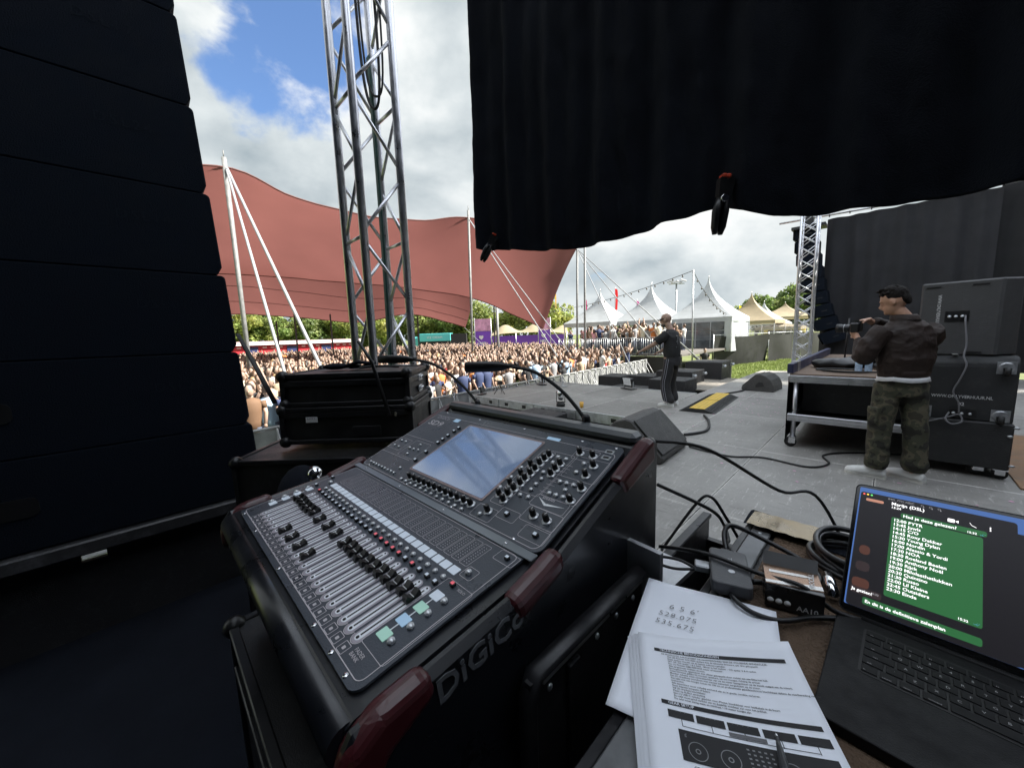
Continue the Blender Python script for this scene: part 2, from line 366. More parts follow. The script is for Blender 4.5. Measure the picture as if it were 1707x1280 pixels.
tag(curtain('added_rear_curtain', (5.1, -2.4), (5.1, 15.3), -.0, 6.9, .05, 40, M_cloth), 'unseen full-height black curtain added at the back of the stage to block the sun', 'curtain')  # added out of view to stop the sun from behind
tag(curtain('added_wing_curtain', (-2.9, -2.4), (5.0, -2.4), 0, 6.9, .05, 16, M_cloth), 'unseen black curtain added behind the mixing position to darken the wing', 'curtain')  # added behind the camera to keep the foreground dark
tag(curtain('backdrop_curtain', (-1.55, 15.35), (1.75, 15.35), .12, 4.68, .045, 7, M_cloth2, seed=2), 'dark grey backdrop cloth hung from the aluminium rail', 'curtain')
tag(curtain('backdrop_curtain', (1.72, 15.46), (5.0, 15.46), .12, 4.75, .05, 8, mat('soot_black_backdrop_cloth', (.012, .012, .013), .95, var=.2, scale=2, rvar=0), seed=4), 'blacker backdrop cloth right of the grey one behind the cabinets', 'curtain')
o = MB(); o.cyl((-2.75, 15.22, 4.80), (4.9, 15.22, 4.66), .03, 12)
rod = tag(o.obj('curtain_rail', M_alu), 'aluminium curtain rail carrying the backdrop on the far side', 'rail')
for k in range(14):
    c = MB(); x = -1.5+k*.46; c.lathe([(.034, -.012), (.045, -.012), (.045, .012), (.034, .012)], (x, 15.22, 4.78-(x+2.75)*.018), 12, axis='X'); c.obj('tie', M_blackrub, rod)

# warm brown sheets painting the orange light on the floor at right
M_warmlight = mat('painted_warm_light', (.20, .105, .045), .55, var=.25, scale=3, dust=(.07, .045, .03, .7))  # warm light on the floor put into the colour
for k in range(3):
    b = MB(); b.box((1.50+k*1.225, 6.45, .008), (1.21, 2.44, .016), bev=.002); tag(b.obj('warm_light_sheet', M_warmlight), ('brown sheet painting warm light on the floor right of the cabinets, nearest of three', 'second brown sheet painting warm light on the floor right of the cabinets', 'last brown sheet painting warm light on the floor at the right edge')[k], 'sheet', 'warm light sheets')

# cable and dust confetti on the floor
M_conf = mat('pink_paper', (.55, .30, .42), .8, var=.3)
cf = MB()
for k in range(420):
    x = rng.uniform(-6.8, 1.5); y = rng.uniform(5.9, 9.6) if x < -3 else rng.uniform(4, 10.5); 
    if x < -3 and y > 8.8: continue
    if rng.random() < .6: x, y = rng.gauss(-2.3, .7), rng.gauss(8.2, 1.0)
    if x < -3 and not 5.9 < y < 8.8: continue
    a = rng.uniform(0, PI); s_ = rng.uniform(.008, .02); c_, d_ = math.cos(a)*s_, math.sin(a)*s_
    cf.add([(x+c_, y+d_, .004+rng.random()*.002), (x-d_, y+c_, .005), (x-c_, y-d_, .006), (x+d_, y-c_, .004)], [(0, 1, 2, 3)])
tag(cf.obj('confetti', M_conf, fix=False), 'small pink and pale confetti flakes scattered over the stage floor', 'confetti', kind='stuff')

# plank ramp on the far side
rp = struct(empty('plank_ramp', (-3.75, 10.9, -.14)))
M_plank = mat('weathered_planks', (.30, .27, .23), .8, var=.25, scale=6, objvar=.15)
pl = MB(); pl.box((0, 0, 0), (.138, 3.0, .03), bev=.003); plm = pl.mesh('plank', M_plank)
for k in range(9): inst('plank', plm, rp, (.05+.145*k-.55, 1.0, .0))

# grass field on the far side of the stage
M_blade = mat('grass_blades', (.30, .36, .12), .7, var=.4, scale=2, rvar=0)
def grass_patch():
    v = []; f = []
    r_ = np.random.RandomState(3)
    n = 42000; xs = r_.uniform(-8.4, -2.5, n); ys = r_.uniform(13.0, 36.5, n)
    for x, y in zip(xs, ys):
        if x > -3.1 and y < 16.5: continue
        h = (.06+.10*r_.rand())*(1.0+1.2*max(0, noise.noise((x*.8, y*.8, 0)))); a = r_.rand()*PI; w = .012+.004*(y-12)*.4; cx, cy = math.cos(a)*w, math.sin(a)*w; lx, ly = r_.uniform(-.06, .06, 2)
        b = len(v); v += [(x-cx, y-cy, -1.2), (x+cx, y+cy, -1.2), (x+lx, y+ly, -1.2+h)]; f.append((b, b+1, b+2))
    me = bpy.data.meshes.new('grass'); me.from_pydata(v, [], f); me.materials.append(M_blade); me.update(); return me
tag(inst('grass', grass_patch()), 'bright green grass between the stage and the tarpaulin fence', 'grass', kind='stuff')

# ------------------------------------------------------------------ the black leg drape hung above the desk
hemX = [-1.75, -1.66, -1.524, -1.264, -1.045, -.858, -.70, -.56, -.46, -.43, -.367, -.282, -.206, -.10, 0, .2, .6, 1.2]
hemZ = [1.985, 1.955, 1.937, 1.883, 1.852, 1.847, 1.859, 1.870, 1.882, 1.884, 1.847, 1.815, 1.798, 1.783, 1.774, 1.768, 1.76, 1.76]
def drape():
    mb = MB()
    def fn(u, v):
        x = -1.75+2.95*u; zb = float(np.interp(x, hemX, hemZ)); z = zb+(4.6-zb)*v**1.3
        a = .018*math.sin(x*23+.6*math.sin(z*2))+.012*math.sin(x*47+1+.8*z)+.020*noise.noise((x*7, z*1.6, 1))+.007*noise.noise((x*22+z*3, z*7, 4))+.003*noise.noise((x*60, z*22, 7))
        a *= 1.0 if x < .2 else .6
        taper = 0
        xl = x+.02*math.sin(z*2.2)*(1-u)
        return (xl, 1.47+a+taper, z)
    mb.grid(fn, 260, 110); return mb
dr = drape().obj('hanging_drape', M_cloth, fix=False)
sol = dr.modifiers.new('thick', 'SOLIDIFY'); sol.thickness = .006
tag(dr, 'black drape hanging over the mixing desk with its hem clipped up', 'drape')
M_redtip = mat('red_orange_vinyl', (.62, .06, .02), .45)
def clamp(loc, rot, label, sc=1.0):
    r_ = empty('spring_clamp', loc, label=label, cat='clamp', rot=rot)
    for s_ in (-1, 1):
        j = MB(); j.prism([(0, .02), (.012, .03), (.016, .075), (.004, .085), (-.006, .07), (-.008, .03)], -.011, .011, 'Y'); jo = j.obj('jaw', M_blackpl, r_, (s_*.006, 0, 0), (0, s_*R(3), 0 if s_ > 0 else PI))
        t_ = MB(); t_.box((s_*.006, 0, .082), (.014, .026, .012), bev=.003); t_.obj('tip', M_redtip, r_)
        h = MB(); h.tube([(s_*.006, 0, .025), (s_*.012, 0, -.01), (s_*.010, 0, -.055), (s_*.008, 0, -.075)], [(.010, .012), (.012, .014), (.011, .013), (.006, .009)], 8); h.obj('handle', M_blackpl, r_)
    p = MB(); p.cyl((0, -.018, .022), (0, .018, .022), .010, 10); p.obj('pivot', M_chrome, r_); r_.scale = (sc,)*3
    return r_
clamp((-.425, 1.43, 1.865), (R(4), R(4), R(45)), 'black spring clamp with red tip gripping the middle of the drape hem', 1.15)
clamp((-1.60, 1.42, 1.945), (R(2), R(28), R(45)), 'black spring clamp at the left corner of the drape', 1.0)
# ================================================================== trusses, loudspeaker arrays
def truss(name, loc, w, h, r, bay, label, m, nb=8, xlace=False):
    t = empty(name, loc, label=label, cat='truss')
    for sx in (-1, 1):
        for sy in (-1, 1):
            c = MB(); c.cyl((sx*w/2, sy*w/2, 0), (sx*w/2, sy*w/2, h), r, 14); c.obj('chord', m, t)
    n = int(h/bay)
    corners = [(-1, -1), (1, -1), (1, 1), (-1, 1)]
    for f in range(4):
        a, b = corners[f], corners[(f+1) % 4]
        for k in range(n):
            p, q = (a, b) if k % 2 else (b, a)
            segs = [(p, q)] + ([(q, p)] if xlace else [])
            for p_, q_ in segs:
                d = MB(); d.cyl((p_[0]*w/2, p_[1]*w/2, .03+k*bay), (q_[0]*w/2, q_[1]*w/2, (k+1)*bay-.03), r*.42, nb); d.obj('brace', m, t)
        if not xlace and f % 2 == 0:
            for k in range(1, n, 2):
                d = MB(); d.cyl((a[0]*w/2, a[1]*w/2, k*bay+.0), (b[0]*w/2, b[1]*w/2, k*bay+.0), r*.42, nb); d.obj('strut', m, t)
    bp = MB(); bp.box((0, 0, -.006), (w*1.5, w*1.5, .012)); bp.obj('base_plate', m, t)
    return t
truss('truss_tower', (-2.48, 1.19, .012), .28, 6.6, .026, .42, 'aluminium box truss tower standing behind the flight cases', M_alu)
truss('truss_tower', (-1.78, 13.93, .012), .37, 6.6, .030, .34, 'far aluminium truss tower beside the backdrop', M_alu, 6, True)
M_green = mat('green_strap', (.02, .075, .065), .7, var=.2)
g = MB(); g.grid(lambda u, v: (-2.52+.04*math.sin(v*3)+(u-.5)*.05, 1.22+.03*v, .3+3.0*v), 1, 12); o = g.obj('ratchet_strap', M_green, fix=False); tag(o, 'dark green strap running down inside the near truss tower', 'strap')
sm_ = o.modifiers.new('t', 'SOLIDIFY'); sm_.thickness = .004
tag(cable('cable', [(-2.55, 1.2, 6), (-2.53, 1.2, 4), (-2.52, 1.21, 3.2), (-2.45, 1.23, 2.95), (-2.38, 1.25, 3.1), (-2.37, 1.24, 4), (-2.40, 1.2, 6)], .009, M_blackrub), 'black cable looping inside the near truss, lower loop', 'cable')
tag(cable('cable', [(-2.58, 1.22, 6), (-2.54, 1.22, 4.2), (-2.52, 1.23, 3.25), (-2.43, 1.25, 3.02), (-2.36, 1.27, 3.2), (-2.36, 1.26, 4.2), (-2.43, 1.22, 6)], .007, M_blackrub), 'thinner black cable looping inside the near truss, upper loop', 'cable')

# near array of big cabinets, seen from behind
def cab_poly(w, h):
    return [(-w/2, .0), (w/2-.022, 0), (w/2-.016, .008), (w/2+.004, .045), (w/2+.004, .06), (w/2-.010, h-.014), (w/2-.018, h-.003), (w/2-.028, h), (-w/2+.03, h), (-w/2, h-.04)]
edges_z = [.55, .985, 1.42, 1.855, 2.29, 2.725, 3.16, 3.595]
edges_t = [.425, .402, .385, .362, .34, .322, .306, .295]
names = ['DSL10', 'DSL28', 'DSL01', 'DSL14', 'DSL24', 'DSL17', 'DSL06', 'DSL19']
pos_l = ['lowest', 'second lowest', 'third from the bottom', 'fourth from the bottom', 'fifth from the bottom', 'sixth from the bottom', 'seventh from the bottom', 'topmost']
M_faint = mat('faint_grey_stencil', (.0120, .0160, .0225), .85, var=.4, scale=40, spec=.08)
for k in range(8):
    c = empty('array_loudspeaker', (-2.70, edges_t[k]-.65, edges_z[k]), label=f'large black line array cabinet behind the desk, {pos_l[k]} of its column', cat='loudspeaker', group='near loudspeaker column')
    b = MB(); p = cab_poly(1.30, .4345)
    b.prism([(x, z) for x, z in p], -.55, 0.0, 'X'); bo = b.obj('cabinet', M_cab, c); bo.modifiers.new('b', 'BEVEL').width = .006
    gr = MB(); gr.b2((-.565, -.6, .03), (-.552, .6, .39)); gr.obj('grille', M_blackpl, c)
    hd = MB(); hd.prism(rr_poly(.20, .09, .03, 4, -.30, .21), -.005, .006, 'X'); hd.obj('handle_plate', M_blackpl, c)
    text('stencil', names[k], .062, M_faint, c, (.0035, .26, .245), (PI/2, 0, PI/2), spacing=1.3)
    rg = MB(); rg.b2((-.5, .615, -.01), (-.42, .632, .12)); rg.obj('rigging_link', M_blackpl, c)
ft = MB(); ft.b2((-3.25, -.95, .475), (-2.66, .40, .545), bev=.008); 
mk = MB(); mk.b2((-2.83, -2.2, .0), (-2.80, -.35, .50)); mk.b2((-2.83, -.26, 0), (-2.80, .42, .47)); mk.b2((-2.83, -.35, 0), (-2.80, -.26, .39)); tag(mk.obj('masking_board', M_black), 'black masking board below the near loudspeaker column with a small bright gap', 'board')
tag(ft.obj('ground_bumper', mat('worn_black_frame', (.03, .03, .032), .5, dust=(.16, .16, .17, .6), scale=5)), 'worn black frame under the lowest cabinet of the near column', 'frame')
# stand below it and the dark gear in the corner
def flight_case(name, loc, size, label, rz=0, m=None, em=None, bm_=None, cat_='flight case', lid=.35, latches=True):
    c = empty(name, loc, rz, label, cat_); sx, sy, sz = size; m = m or M_case; em = em or M_aludull; bm_ = bm_ or M_steel
    b = MB(); zl = sz*(1-lid)
    b.box((0, 0, zl/2), (sx-.016, sy-.016, zl-.012)); b.obj('body', m, c)
    b = MB(); b.box((0, 0, zl+(sz-zl)/2), (sx-.016, sy-.016, sz-zl-.012)); b.obj('lid', m, c)
    w = .022
    for z in (0, sz):
        for s_ in (-1, 1):
            e = MB(); e.box((0, s_*(sy/2-w/2+.004), z-(w/2 if z else -w/2)), (sx+.004, w, w), bev=.003); e.obj('edge_profile', em, c)
            e = MB(); e.box((s_*(sx/2-w/2+.004), 0, z-(w/2 if z else -w/2)), (w, sy-2*w, w), bev=.003); e.obj('edge_profile', em, c)
    for s_ in (-1, 1):
        e = MB(); e.box((0, s_*(sy/2-.004), zl), (sx, .014, .03), bev=.003); e.obj('edge_profile', em, c)
        e = MB(); e.box((s_*(sx/2-.004), 0, zl), (.014, sy, .03), bev=.003); e.obj('edge_profile', em, c)
        for q in (-1, 1):
            e = MB(); e.box((s_*(sx/2-w/2+.003), q*(sy/2-w/2+.003), sz/2), (w, w, sz-2*w), bev=.003); e.obj('corner_profile', em, c)
            for z in (0, sz):
                k = MB(); k.ell((s_*(sx/2-.012), q*(sy/2-.012), z+(-.012 if z else .012)), (.03, .03, .03), 8, 6); k.obj('ball_corner', bm_, c)
    if latches:
        for q in (-.3, .3):
            l = MB(); l.b2((-.05+q*sx, -sy/2-.006, zl-.055), (.05+q*sx, -sy/2+.003, zl+.055), bev=.004); lo = l.obj('latch', M_steel, c)
            l = MB(); l.box((q*sx, -sy/2-.010, zl-.01), (.05, .008, .02), bev=.003); l.tube([(q*sx-.012, -sy/2-.012, zl), (q*sx, -sy/2-.018, zl+.02), (q*sx+.012, -sy/2-.012, zl)], .004, 6); l.obj('butterfly', M_chrome, lo)
    return c
M_case = mat('black_case_laminate', (.007, .007, .008), .45, bump=.15, bscale=300, dust=(.08, .08, .08, .3))
# far array
arr_ang = [0, 1, 2, 4, 6, 9, 13, 17, 22]
zz, xx = 4.42, -1.76
for k in range(9):
    c = empty('array_loudspeaker', (xx, 14.95, zz), label='black line array cabinet on the far side, '+['topmost','second from the top','third from the top','fourth from the top','fifth from the top','fourth from the bottom','third from the bottom','second from the bottom','lowest'][k], cat='loudspeaker', group='far loudspeaker column', rot=(0, R(-arr_ang[k]), 0))
    b = MB(); b.prism([(-.50, 0), (.05, 0), (.05, -.365), (-.45, -.34)], -.38, .38, 'Y'); b.obj('cabinet', M_cab, c)
    h = MB(); h.prism(rr_poly(.14, .035, .015, 3, -.12, -.2), -.386, -.378, 'Y'); h.obj('handle_slot', M_blackpl, c)
    t_ = MB(); t_.b2((-.515, -.36, -.32), (-.502, .36, -.02)); t_.obj('grille', M_blackpl, c)
    a = R(arr_ang[k]); zz -= .385*math.cos(a); xx += .385*math.sin(a)*.9+.05
fb = MB(); fb.b2((-2.3, 14.4, 4.36), (-1.5, 15.0, 4.44)); fb.b2((-2.0, 14.6, 4.44), (-1.8, 14.8, 6.5)); tag(fb.obj('flying_frame', M_blackpl), 'black flying frame above the far loudspeaker column', 'frame')

# ================================================================== barrier, catwalk gear
M_barr = mat('pale_barrier_alu', (.33, .335, .34), .5, .55, var=.2, scale=5)
def barrier(loc, rz, L=1.02):
    b = empty('crowd_barrier', loc, rz, 'panel of the pale metal crowd barrier in front of the audience', 'barrier', 'crowd barrier panels')
    h = MB(); h.tube([(-L/2, 0, 1.12), (L/2, 0, 1.12)], .028, 8); h.obj('top_rail', M_barr, b)
    h = MB(); h.b2((-L/2+.01, .02, .06), (L/2-.01, .035, 1.08)); h.obj('face_plate', M_barr, b)
    for x in (-L/2+.04, 0, L/2-.04):
        p = MB(); p.cyl((x, 0, .02), (x, 0, 1.1), .022, 6); p.obj('upright', M_barr, b)
        p = MB(); p.cyl((x, 0, 1.06), (x, -.62, .03), .018, 6); p.obj('brace', M_barr, b)
    p = MB(); p.b2((-L/2, -1.05+.35, 0), (L/2, .1, .02)); p.obj('floor_plate', M_barr, b)
    return b
bp0, bp1 = Vector((-7.72, -1.0)), Vector((-9.35, 20.2)); bd = (bp1-bp0); nb_ = int(bd.length/1.04); ba = math.atan2(bd.y, bd.x)
b0 = barrier((bp0.x, bp0.y, -1.2), ba)
for k in range(1, nb_):
    p = bp0+bd*(k/nb_); c = copy_tree(b0); c.location = (p.x, p.y, -1.2); c.rotation_euler[2] = ba

# subwoofers beside the catwalk
def sub(loc, size, label, rz=0, wheels=False, cat_='subwoofer'):
    c = empty('subwoofer', loc, rz, label, cat_, 'subwoofers in front of the stage'); sx, sy, sz = size
    b = MB(); b.box((0, 0, sz/2), size, bev=.015); b.obj('cabinet', M_black, c)
    g_ = MB(); g_.b2((-sx/2-.008, -sy/2+.03, .03), (-sx/2+.004, sy/2-.03, sz-.03)); g_.obj('grille', M_blackpl, c)
    for s_ in (-1, 1):
        h = MB(); h.prism(rr_poly(.2, .09, .03, 4, 0, sz*.6), s_*sy/2-.004, s_*sy/2+.004, 'Y'); h.obj('handle', M_blackpl, c)
    if wheels:
        for q in (-1, 1):
            for z in (.12, sz-.12):
                w = MB(); w.lathe([(.0, -.02), (.05, -.02), (.05, .02), (.0, .02)], (sx/2+.06, q*(sy/2-.12), z), 12, axis='Y'); w.b2((sx/2, q*(sy/2-.12)-.05, z-.05), (sx/2+.012, q*(sy/2-.12)+.05, z+.05)); w.obj('castor', M_steel, c)
    return c
sub((-4.62, 4.95, -1.2), (.85, 1.25, 1.18), 'low black cabinet in the gap left of the catwalk')
sub((-5.0, 9.75, -1.2), (1.3, .85, 1.10), 'lowest flat-topped black cabinet right of the catwalk')
sub((-6.2, 10.9, -1.2), (.8, .9, 1.28), 'far left small black cabinet in the row beyond the performer')
sub((-5.3, 11.3, -1.2), (.8, 1.0, 1.30), 'second black cabinet in the row beyond the performer')
sub((-4.02, 10.05, -1.2), (.95, .9, 1.38), 'black cabinet directly behind the performer')
sub((-4.45, 11.7, -1.2), (1.05, 1.1, 1.45), 'wide black cabinet right of the performer', wheels=True)
sub((-4.15, 13.3, -1.2), (1.1, 1.1, 1.62), 'tallest black cabinet at the right end of the row', wheels=True)
bs = MB(); bs.prism(rr_poly(.4, .5, .12, 4), 0, .42, 'Z'); bs.ell((0, 0, .42), (.17, .22, .14), 10, 6); bs.tube([(-.05, -.1, .5), (0, 0, .62), (.05, .1, .5)], .02, 6)
tag(bs.obj('bag', M_blackpl, loc=(-3.7, 14.6, -1.2)), 'black bag standing on the grass edge right of the cabinets', 'bag')

def floodlight(loc, rz, label, s=1.0, tilt=-15):
    f = empty('floodlight', loc, rz, label, 'floodlight'); f.scale = (s,)*3
    b = MB(); b.box((0, 0, .17), (.10, .30, .22), (0, R(tilt), 0), bev=.015); b.obj('housing', M_blackpl, f)
    w = MB(); w.box((-.052, 0, .185), (.008, .27, .19), (0, R(tilt), 0)); w.obj('lens', mat('pale_lens', (.75, .78, .8), .25, var=.05), f)
    for q in (-1, 1):
        k = MB(); k.b2((-.012, q*.165-.006, 0), (.012, q*.165+.006, .2)); k.obj('yoke', M_steel, f)
    k = MB(); k.b2((-.10, -.2, 0), (.10, .2, .02), bev=.004); k.obj('base', M_blackpl, f)
    return f
floodlight((-4.62, 8.75, .012), R(70), 'black floodlight with pale lens near the performer on the far catwalk edge')
floodlight((-7.1, 8.2, .012), R(60), 'floodlight at the front corner of the catwalk facing back')
floodlight((-7.18, 5.98, .012), R(20), 'small dark lamp at the near front corner of the catwalk', .7)
mv = empty('spotlight', (-4.62, 5.92, .012), R(40), 'small silver spotlight on a stand at the near catwalk edge', 'spotlight')
b = MB(); b.lathe([(.0, -.1), (.05, -.1), (.075, .03), (.075, .09), (.06, .1), (0, .1)], (0, 0, .27), 14); b.obj('head', M_chrome, mv, rot=(R(25), 0, 0))
b = MB(); b.b2((-.09, -.012, .08), (-.078, .012, .3)); b.b2((.078, -.012, .08), (.09, .012, .3)); b.b2((-.09, -.02, .07), (.09, .02, .085)); b.obj('yoke', M_blackpl, mv)
b = MB(); b.lathe([(0, 0), (.09, 0), (.09, .05), (.05, .07), (0, .07)], n=14); b.obj('base', M_blackpl, mv)
cu = MB(); cu.lathe([(0, 0), (.035, 0), (.042, .11), (.038, .11), (.032, .012), (0, .012)], (-4.2, 6.05, .004), 12); tag(cu.obj('cup', mat('amber_drink_cup', (.75, .42, .08), .2, var=.05)), 'small amber drink cup on the catwalk edge', 'cup')
ws = MB(); ws.lathe([(0, 0), (.14, .0), (.14, .012), (.02, .03), (.015, .25), (0, .25)], (-6.4, 8.3, .004), 12); tag(ws.obj('floor_stand', M_barr), 'small pale floor stand near the front of the catwalk', 'stand')
ts_ = empty('tripod', (-6.9, 6.35, .004), label='little black tripod with a gadget at the near front of the catwalk', cat='tripod')
for k in range(3):
    a = k*2*PI/3; l = MB(); l.cyl((math.cos(a)*.16, math.sin(a)*.16, 0), (0, 0, .22), .008, 6); l.obj('leg', M_blackpl, ts_)
l = MB(); l.box((0, 0, .28), (.12, .09, .11), bev=.01); l.obj('head', M_blackpl, ts_)

# yellow cable ramp
M_yel = mat('yellow_ramp_plastic', (.62, .42, .06), .6, var=.2, scale=15, dust=(.15, .12, .08, .6))
cr_ = empty('cable_ramp', (-2.38, 7.85, .004), R(4), 'black and yellow cable ramp lying across the stage floor', 'cable ramp')
for k in range(2):
    y0 = -1.35+k*1.02+.35
    b = MB(); b.prism([(-.30, 0), (-.12, .062), (.12, .062), (.30, 0)], y0, y0+1.0, 'Y'); b.obj('ramp_body', M_blackrub, cr_)
    b = MB(); b.b2((-.125, y0+.01, .0635), (.125, y0+.99, .070), bev=.002); lid = b.obj('lid', M_yel, cr_)
    for i in range(10):
        t_ = MB(); 
        for j in range(3): t_.box((-.075+.075*j, y0+.06+i*.098, .071), (.05, .03, .005))
        t_.obj('tread', M_yel, lid)
        for s_ in (-1, 1):
            t_ = MB(); t_.box((s_*.21, y0+.06+i*.098, .036), (.12, .03, .006), (0, s_*R(19), 0)); t_.obj('rib', M_blackrub, cr_)
tag(cable('cable', [(-2.1, 6.6, .02), (-1.9, 6.2, .02), (-1.75, 5.6, .02), (-1.9, 5.2, .02)], .02, M_blackrub), 'short thick cable with connector running from the ramp to the wedge', 'cable')
tag(cable('cable', [(-2.5, 9.1, .02), (-2.3, 9.8, .02), (-2.35, 10.4, .02), (-2.1, 11.2, .02)], .018, M_blackrub), 'black cable from the ramp to the far wedge', 'cable')
tag(cable('cable', [(-1.66, 4.7, .014), (-1.2, 4.62, .012), (-.9, 4.8, .012), (-.5, 4.75, .012), (-.35, 5.0, .012), (-.42, 5.3, .012), (-.2, 5.6, .012), (.3, 5.9, .012)], .010, M_blackrub), 'thin black cable snaking over the floor from the wedge to the table', 'cable')

# floor monitor wedges: rounded back, sloped grille
def wedge(loc, rz, label):
    w = empty('monitor_wedge', loc, rz, label, 'monitor wedge')
    pr_ = [(.32, 0), (.345, .045), (.335, .075), (.03, .385), (-.03, .395), (-.14, .36), (-.24, .27), (-.30, .14), (-.31, 0)]
    b = MB(); b.prism(pr_, -.36, .36, 'Y'); bo = b.obj('cabinet', mat('grey_black_wedge_paint', (.05, .048, .046), .65, bump=.3, bscale=200, dust=(.14, .14, .13, .4)), w); bo.modifiers.new('b', 'BEVEL').width = .012
    a = math.atan2(.31, -.305)
    g_ = MB(); g_.box((.195, 0, .24), (.41, .68, .012), (0, R(45.5), 0), bev=.004); g_.obj('grille', mat('perforated_grille', (.035, .034, .033), .55, bump=.6, bscale=420), w)
    for s_ in (-1, 1):
        h = MB(); h.prism([(-.12, .12), (.04, .09), (.05, .14), (-.02, .22), (-.1, .2)], s_*.362-.003, s_*.362+.003, 'Y'); h.obj('handle_recess', M_blackpl, w)
    k = MB(); k.box((.31, -.03, .118), (.02, .03, .006), (0, R(45.5), 0)); k.obj('badge', M_aludull, w)
    return w
wedge((-2.06, 4.27, .002), R(3), 'dark wedge monitor on the floor just beyond the desk').scale = (1.17,)*3
wedge((-2.02, 10.35, .002), R(176), 'dark wedge monitor by the far edge of the stage')
# ================================================================== the field: tents, stands, trees
def fabric(name, col, trans=.35, rough=.8, var=.12, scale=1.2):
    m = bpy.data.materials.new(name); m.use_nodes = True; t = m.node_tree; N = t.nodes.new; L = t.links.new
    b = t.nodes['Principled BSDF']; out = t.nodes['Material Output']; b.inputs['Roughness'].default_value = rough
    g = N('ShaderNodeNewGeometry'); nz = N('ShaderNodeTexNoise'); nz.inputs['Scale'].default_value = scale; nz.inputs['Detail'].default_value = 5; L(g.outputs['Position'], nz.inputs['Vector'])
    rp = N('ShaderNodeMapRange'); L(nz.outputs['Fac'], rp.inputs[0]); rp.inputs[1].default_value = .3; rp.inputs[2].default_value = .7; rp.inputs[3].default_value = 1-var; rp.inputs[4].default_value = 1+var
    hv = N('ShaderNodeHueSaturation'); hv.inputs['Color'].default_value = (*col, 1); L(rp.outputs[0], hv.inputs['Value']); L(hv.outputs[0], b.inputs['Base Color'])
    tr = N('ShaderNodeBsdfTranslucent'); L(hv.outputs[0], tr.inputs['Color']); mx_ = N('ShaderNodeMixShader'); mx_.inputs[0].default_value = trans
    L(b.outputs[0], mx_.inputs[1]); L(tr.outputs[0], mx_.inputs[2]); L(mx_.outputs[0], out.inputs['Surface'])
    return m
M_redtent = fabric('red_stretch_fabric', (.225, .090, .084), .45, var=.06, scale=.35)
M_seam = fabric('red_seam_fabric', (.165, .068, .063), .3)
M_white_t = fabric('white_tent_pvc', (.55, .58, .61), .3, .5)
M_tan = fabric('tan_tent_canvas', (.46, .39, .27), .3)
M_strap = mat('white_strap', (.32, .335, .36), .6, var=.1)
M_pole = mat('pale_tent_pole', (.20, .205, .21), .55, var=.3, scale=4, dust=(.25, .24, .23, .6))
M_darkpole = mat('dark_pole', (.05, .05, .05), .5)
def tube_between(name, p, q, r, m, label=None, cat_=None, n=10, parent=None):
    o = MB(); o.cyl(p, q, r, n); return tag(o.obj(name, m, parent), label, cat_)

def cr1(vals, u):
    n = len(vals)-1; x = min(max(u, 0), 1)*n; i = min(int(x), n-1); f = x-i
    P = [Vector(vals[max(0, min(n, k))]) for k in (i-1, i, i+1, i+2)]
    return .5*((2*P[1])+(P[2]-P[0])*f+(2*P[0]-5*P[1]+4*P[2]-P[3])*f*f+(3*P[1]-P[0]-3*P[2]+P[3])*f**3)
def canopy(top, bot, sag, nu=60, nv=24):
    mb = MB()
    def fn(u, v):
        p = cr1(top, u).lerp(cr1(bot, u), v); d = sag*4*v*(1-v)
        return (p.x, p.y, p.z-d+.05*noise.noise((p.x*.5, p.y*.5, 0))+.012*math.sin(p.y*2.1+p.x*1.1)*math.exp(-6*v))
    mb.grid(fn, nu, nv); return mb, fn
c1top = [(-19.5, -7.0, 6.4), (-18.3, -1.0, 7.2), (-18.14, 2.94, 8.15), (-18.6, 5.3, 7.75), (-18.6, 8.2, 7.60), (-18.3, 11.3, 7.80), (-17.98, 14.52, 8.50), (-16.47, 17.49, 7.95), (-14.65, 20.76, 7.0)]
c1bot = [(-33, -7.0, 5.4), (-32, -1.0, 6.0), (-30.8, 4.3, 6.10), (-29.4, 7.2, 5.95), (-27.85, 10.19, 5.68), (-25.4, 14.0, 5.25), (-21.96, 17.6, 4.34), (-19.25, 18.94, 3.09), (-16.27, 19.11, 1.87)]
c2top = [(-33, -7, 7.6), (-32, 0, 7.9), (-30.0, 5.2, 7.6), (-29.5, 8.5, 7.2), (-28.5, 12.3, 6.8), (-27.16, 16.6, 6.3), (-24.9, 20.3, 5.2)]
c2bot = [(-41, -7, 3.0), (-39.5, 0, 3.5), (-38.2, 5.4, 4.0), (-35.3, 9.7, 3.6), (-33.0, 13.6, 3.1), (-30.6, 17.6, 3.7), (-26.3, 20.3, 2.33)]
tent = empty('stretch_tent', (-18.1, 8.7, -1.2), label='big dusky red stretch tent spanning the audience field', cat='tent')
mb, fn1 = canopy(c1top, c1bot, -.35); oo = mb.obj('front_canopy', M_redtent, fix=False); oo.parent = tent; oo.matrix_parent_inverse = Matrix.Translation((18.1, -8.7, 1.2))
mb, fn2 = canopy(c2top, c2bot, .25); oo = mb.obj('rear_canopy', M_redtent, fix=False); oo.parent = tent; oo.matrix_parent_inverse = Matrix.Translation((18.1, -8.7, 1.2))
def on_tent(o): o.parent = tent; o.matrix_parent_inverse = Matrix.Translation((18.1, -8.7, 1.2)); return o
for fn_, vs_ in ((fn1, (.0, 1.0)), (fn2, (.45, .72, 1.0))):
    for v_ in vs_:
        s_ = MB(); s_.tube([Vector(fn_(u/50, v_))+Vector((.02, 0, -.01)) for u in range(51)], .035 if v_ in (0, 1) else .022, 5); on_tent(s_.obj('seam', M_seam))
